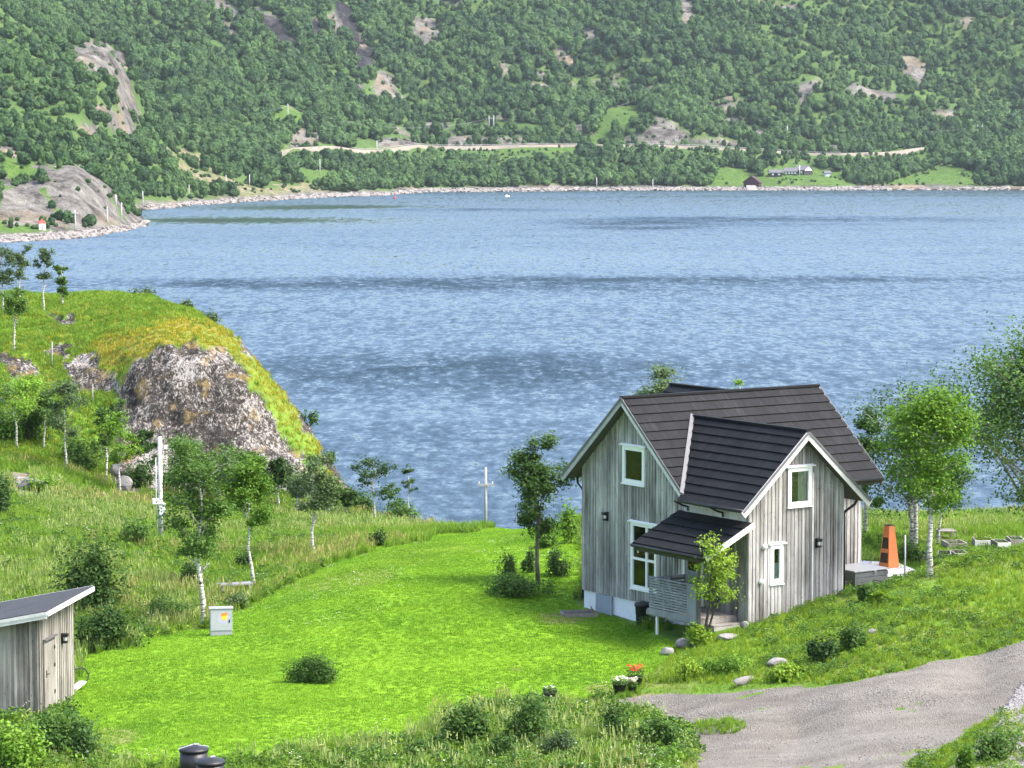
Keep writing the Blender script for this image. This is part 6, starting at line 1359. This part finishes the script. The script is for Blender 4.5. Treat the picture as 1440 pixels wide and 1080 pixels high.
bed = (u > 1270) & (y > 96) & (y < 108); okm &= ~bed | (g.uniform(size=len(x)) < .5); hgt = np.where(bed, hgt * .7, hgt); hgt = np.where((u > 1260) & (y > 84) & (y <= 96), hgt * .6, hgt); sel &= okm
wd = okm & (g.uniform(size=len(x)) < np.where(short, .2, np.where(fw, .4, .13))) & (fw | (fbm(x * .2, y * .2, 351, 3) > -.08))
WID = np.where(g.uniform(size=len(x)) < np.where((v > 1010) & (u > 380), .07, .05), 3 + g.integers(0, 2, len(x)), g.integers(0, 3, len(x)))
wv = [weed_clump(60, 60, .32, .24, .1, 'leaf_bright'), weed_clump(61, 70, .4, .26, .11, 'leaf_mid'), weed_clump(62, 60, .26, .28, .09, 'leaf_lime'), weed_clump(63, 46, .5, .22, .08, 'grass_pale', 5, 'petal_white', .04), weed_clump(64, 40, .45, .2, .09, 'leaf_mid', 12, 'grass_pale', .05)]
scatter('meadow_herbs', np.stack([x, y, z], 1)[wd], (g.uniform(.6, 1.2, len(x)) * np.where(short, .62, 1.))[wd], wv, 314, .1, 'leafy herbs and white umbels growing through the meadow grass', WID[wd])
# knoll turf: short heath
x, y, z, u, v, g = ground_pts(205000, 303, -280, 540, 143, 184)
lawn, rock = near_zone(u, v, y); dz_ = near_h(x, y + .6) - z
ok = ~rock & (g.uniform(size=len(x)) < .34); n1 = fbm(x * .25, y * .25, 40, 4)
bw_ = brow_w(u, v); ok &= g.uniform(size=len(x)) > bw_ * .55
IDk = np.where((fbm(x * .3, y * .3, 361, 3) > .1) & (g.uniform(size=len(x)) < .12), 2, np.where(g.uniform(size=len(x)) < .2, 1, 0))
IDk = np.where((g.uniform(size=len(x)) < bw_ * .9), 1, IDk)
kv = [blade_tuft(70, 14, .3, .16, .03, .8, 'grass_meadow'), blade_tuft(71, 12, .2, .18, .03, .8, 'grass_moss'), blade_tuft(72, 14, .2, .16, .02, .7, 'grass_straw')]
scatter('knoll_turf', np.stack([x, y, z], 1)[ok], (g.uniform(.5, 1.1, len(x)) * np.where(dz_ > .7, .6, 1.))[ok], kv, 315, .2, 'mossy turf and heather covering the rocky knoll', IDk[ok])
# stones on the drive edge at lower right
x, y, z, u, v, g = ground_pts(20000, 304, 1240, 1500, 62, 72)
ok = inpoly(u, v, [(1440, 960), (1520, 940), (1520, 1100), (1320, 1100), (1390, 1030)]) & (g.uniform(size=len(x)) < .8)
def pebble(seed):
    gg = np.random.default_rng(seed); bm = bmesh.new(); bmesh.ops.create_icosphere(bm, subdivisions=2, radius=.07)
    for v_ in bm.verts: v_.co *= gg.uniform(.75, 1.15)
    me = bpy.data.meshes.new('pebble'); bm.to_mesh(me); bm.free(); me.materials.append(M['stone_white' if seed % 2 else 'stone']); return me
scatter('loose_stones', np.stack([x, y, z + .01], 1)[ok], np.stack([g.uniform(.5, 1.6, len(x)), g.uniform(.5, 1.4, len(x)), g.uniform(.4, .9, len(x))], 1)[ok], [pebble(i * 2) for i in range(4)], 316, .3, 'loose pale stones along the lower right of the drive')
x, y, z, u, v, g = ground_pts(60000, 306, 850, 1500, 62, 84)
wob = fbm(x * .7, y * .7, 71, 4); ok = inpoly(u + wob * 12, v + wob * 5, ROAD) & (g.uniform(size=len(x)) < np.where(fbm(x * .6, y * .6, 371, 3) > .1, .3, .05))
scatter('road_gravel', np.stack([x, y, z + .018], 1)[ok], g.uniform(.1, .32, int(ok.sum())), [pebble(i) for i in range(4)], 317, .3, 'loose gravel lying on the drive')
k3 = inpoly(u, v, [(975, 1018), (1030, 1012), (1050, 1022), (1030, 1034), (985, 1034)]) & (g.uniform(size=len(x)) < .5)
scatter('road_weeds', np.stack([x, y, z], 1)[k3], g.uniform(.25, .5, int(k3.sum())), mv[:3], 318, .2, 'flat weeds growing on the edge of the drive')
far_forest()
HAZE = True

# ------------------------------------------------------------------ light and air
W = bpy.data.worlds.new('World'); SC.world = W; W.use_nodes = True
wn = W.node_tree; bg = wn.nodes['Background']; sky = wn.nodes.new('ShaderNodeTexSky'); sky.sky_type = 'NISHITA'; sky.sun_disc = False
SUN_EL, SUN_AZ = 52, 108     # azimuth clockwise from the view direction (+Y)
sky.sun_elevation = R(SUN_EL); sky.sun_rotation = R(SUN_AZ); sky.air_density = 1.0; sky.dust_density = 3.6; sky.ozone_density = 1.2
wn.links.new(sky.outputs[0], bg.inputs[0]); bg.inputs[1].default_value = .15
sd = bpy.data.lights.new('sun', 'SUN'); sd.energy = 2.1; sd.angle = R(24); sd.color = (1, .955, .89)
so = bpy.data.objects.new('sun', sd); COL.objects.link(so)
sv = Vector((math.sin(R(SUN_AZ)) * math.cos(R(SUN_EL)), math.cos(R(SUN_AZ)) * math.cos(R(SUN_EL)), math.sin(R(SUN_EL))))
so.rotation_euler = (-sv).to_track_quat('-Z', 'Y').to_euler(); so.location = sv * 300
if HAZE:
    hb = MB(); hb.box(-3200, -60, -7, 3200, 2900, 420); m = bpy.data.materials.new('haze'); m.use_nodes = True
    nt = m.node_tree; nt.nodes.remove(nt.nodes['Principled BSDF']); vp = nt.nodes.new('ShaderNodeVolumePrincipled')
    vp.inputs['Color'].default_value = (.78, .88, 1, 1); vp.inputs['Density'].default_value = .00004; vp.inputs['Anisotropy'].default_value = .2
    nt.links.new(vp.outputs[0], nt.nodes['Material Output'].inputs[1])
    o = hb.build('haze', m); o['kind'] = 'stuff'
SC.view_settings.view_transform = 'Standard'; SC.view_settings.look = 'None'; SC.view_settings.exposure = 1.72; SC.view_settings.gamma = 1
SC.cycles.max_bounces = 8; SC.cycles.transparent_max_bounces = 12; SC.cycles.volume_bounces = 0
SC.cycles.use_denoising = True
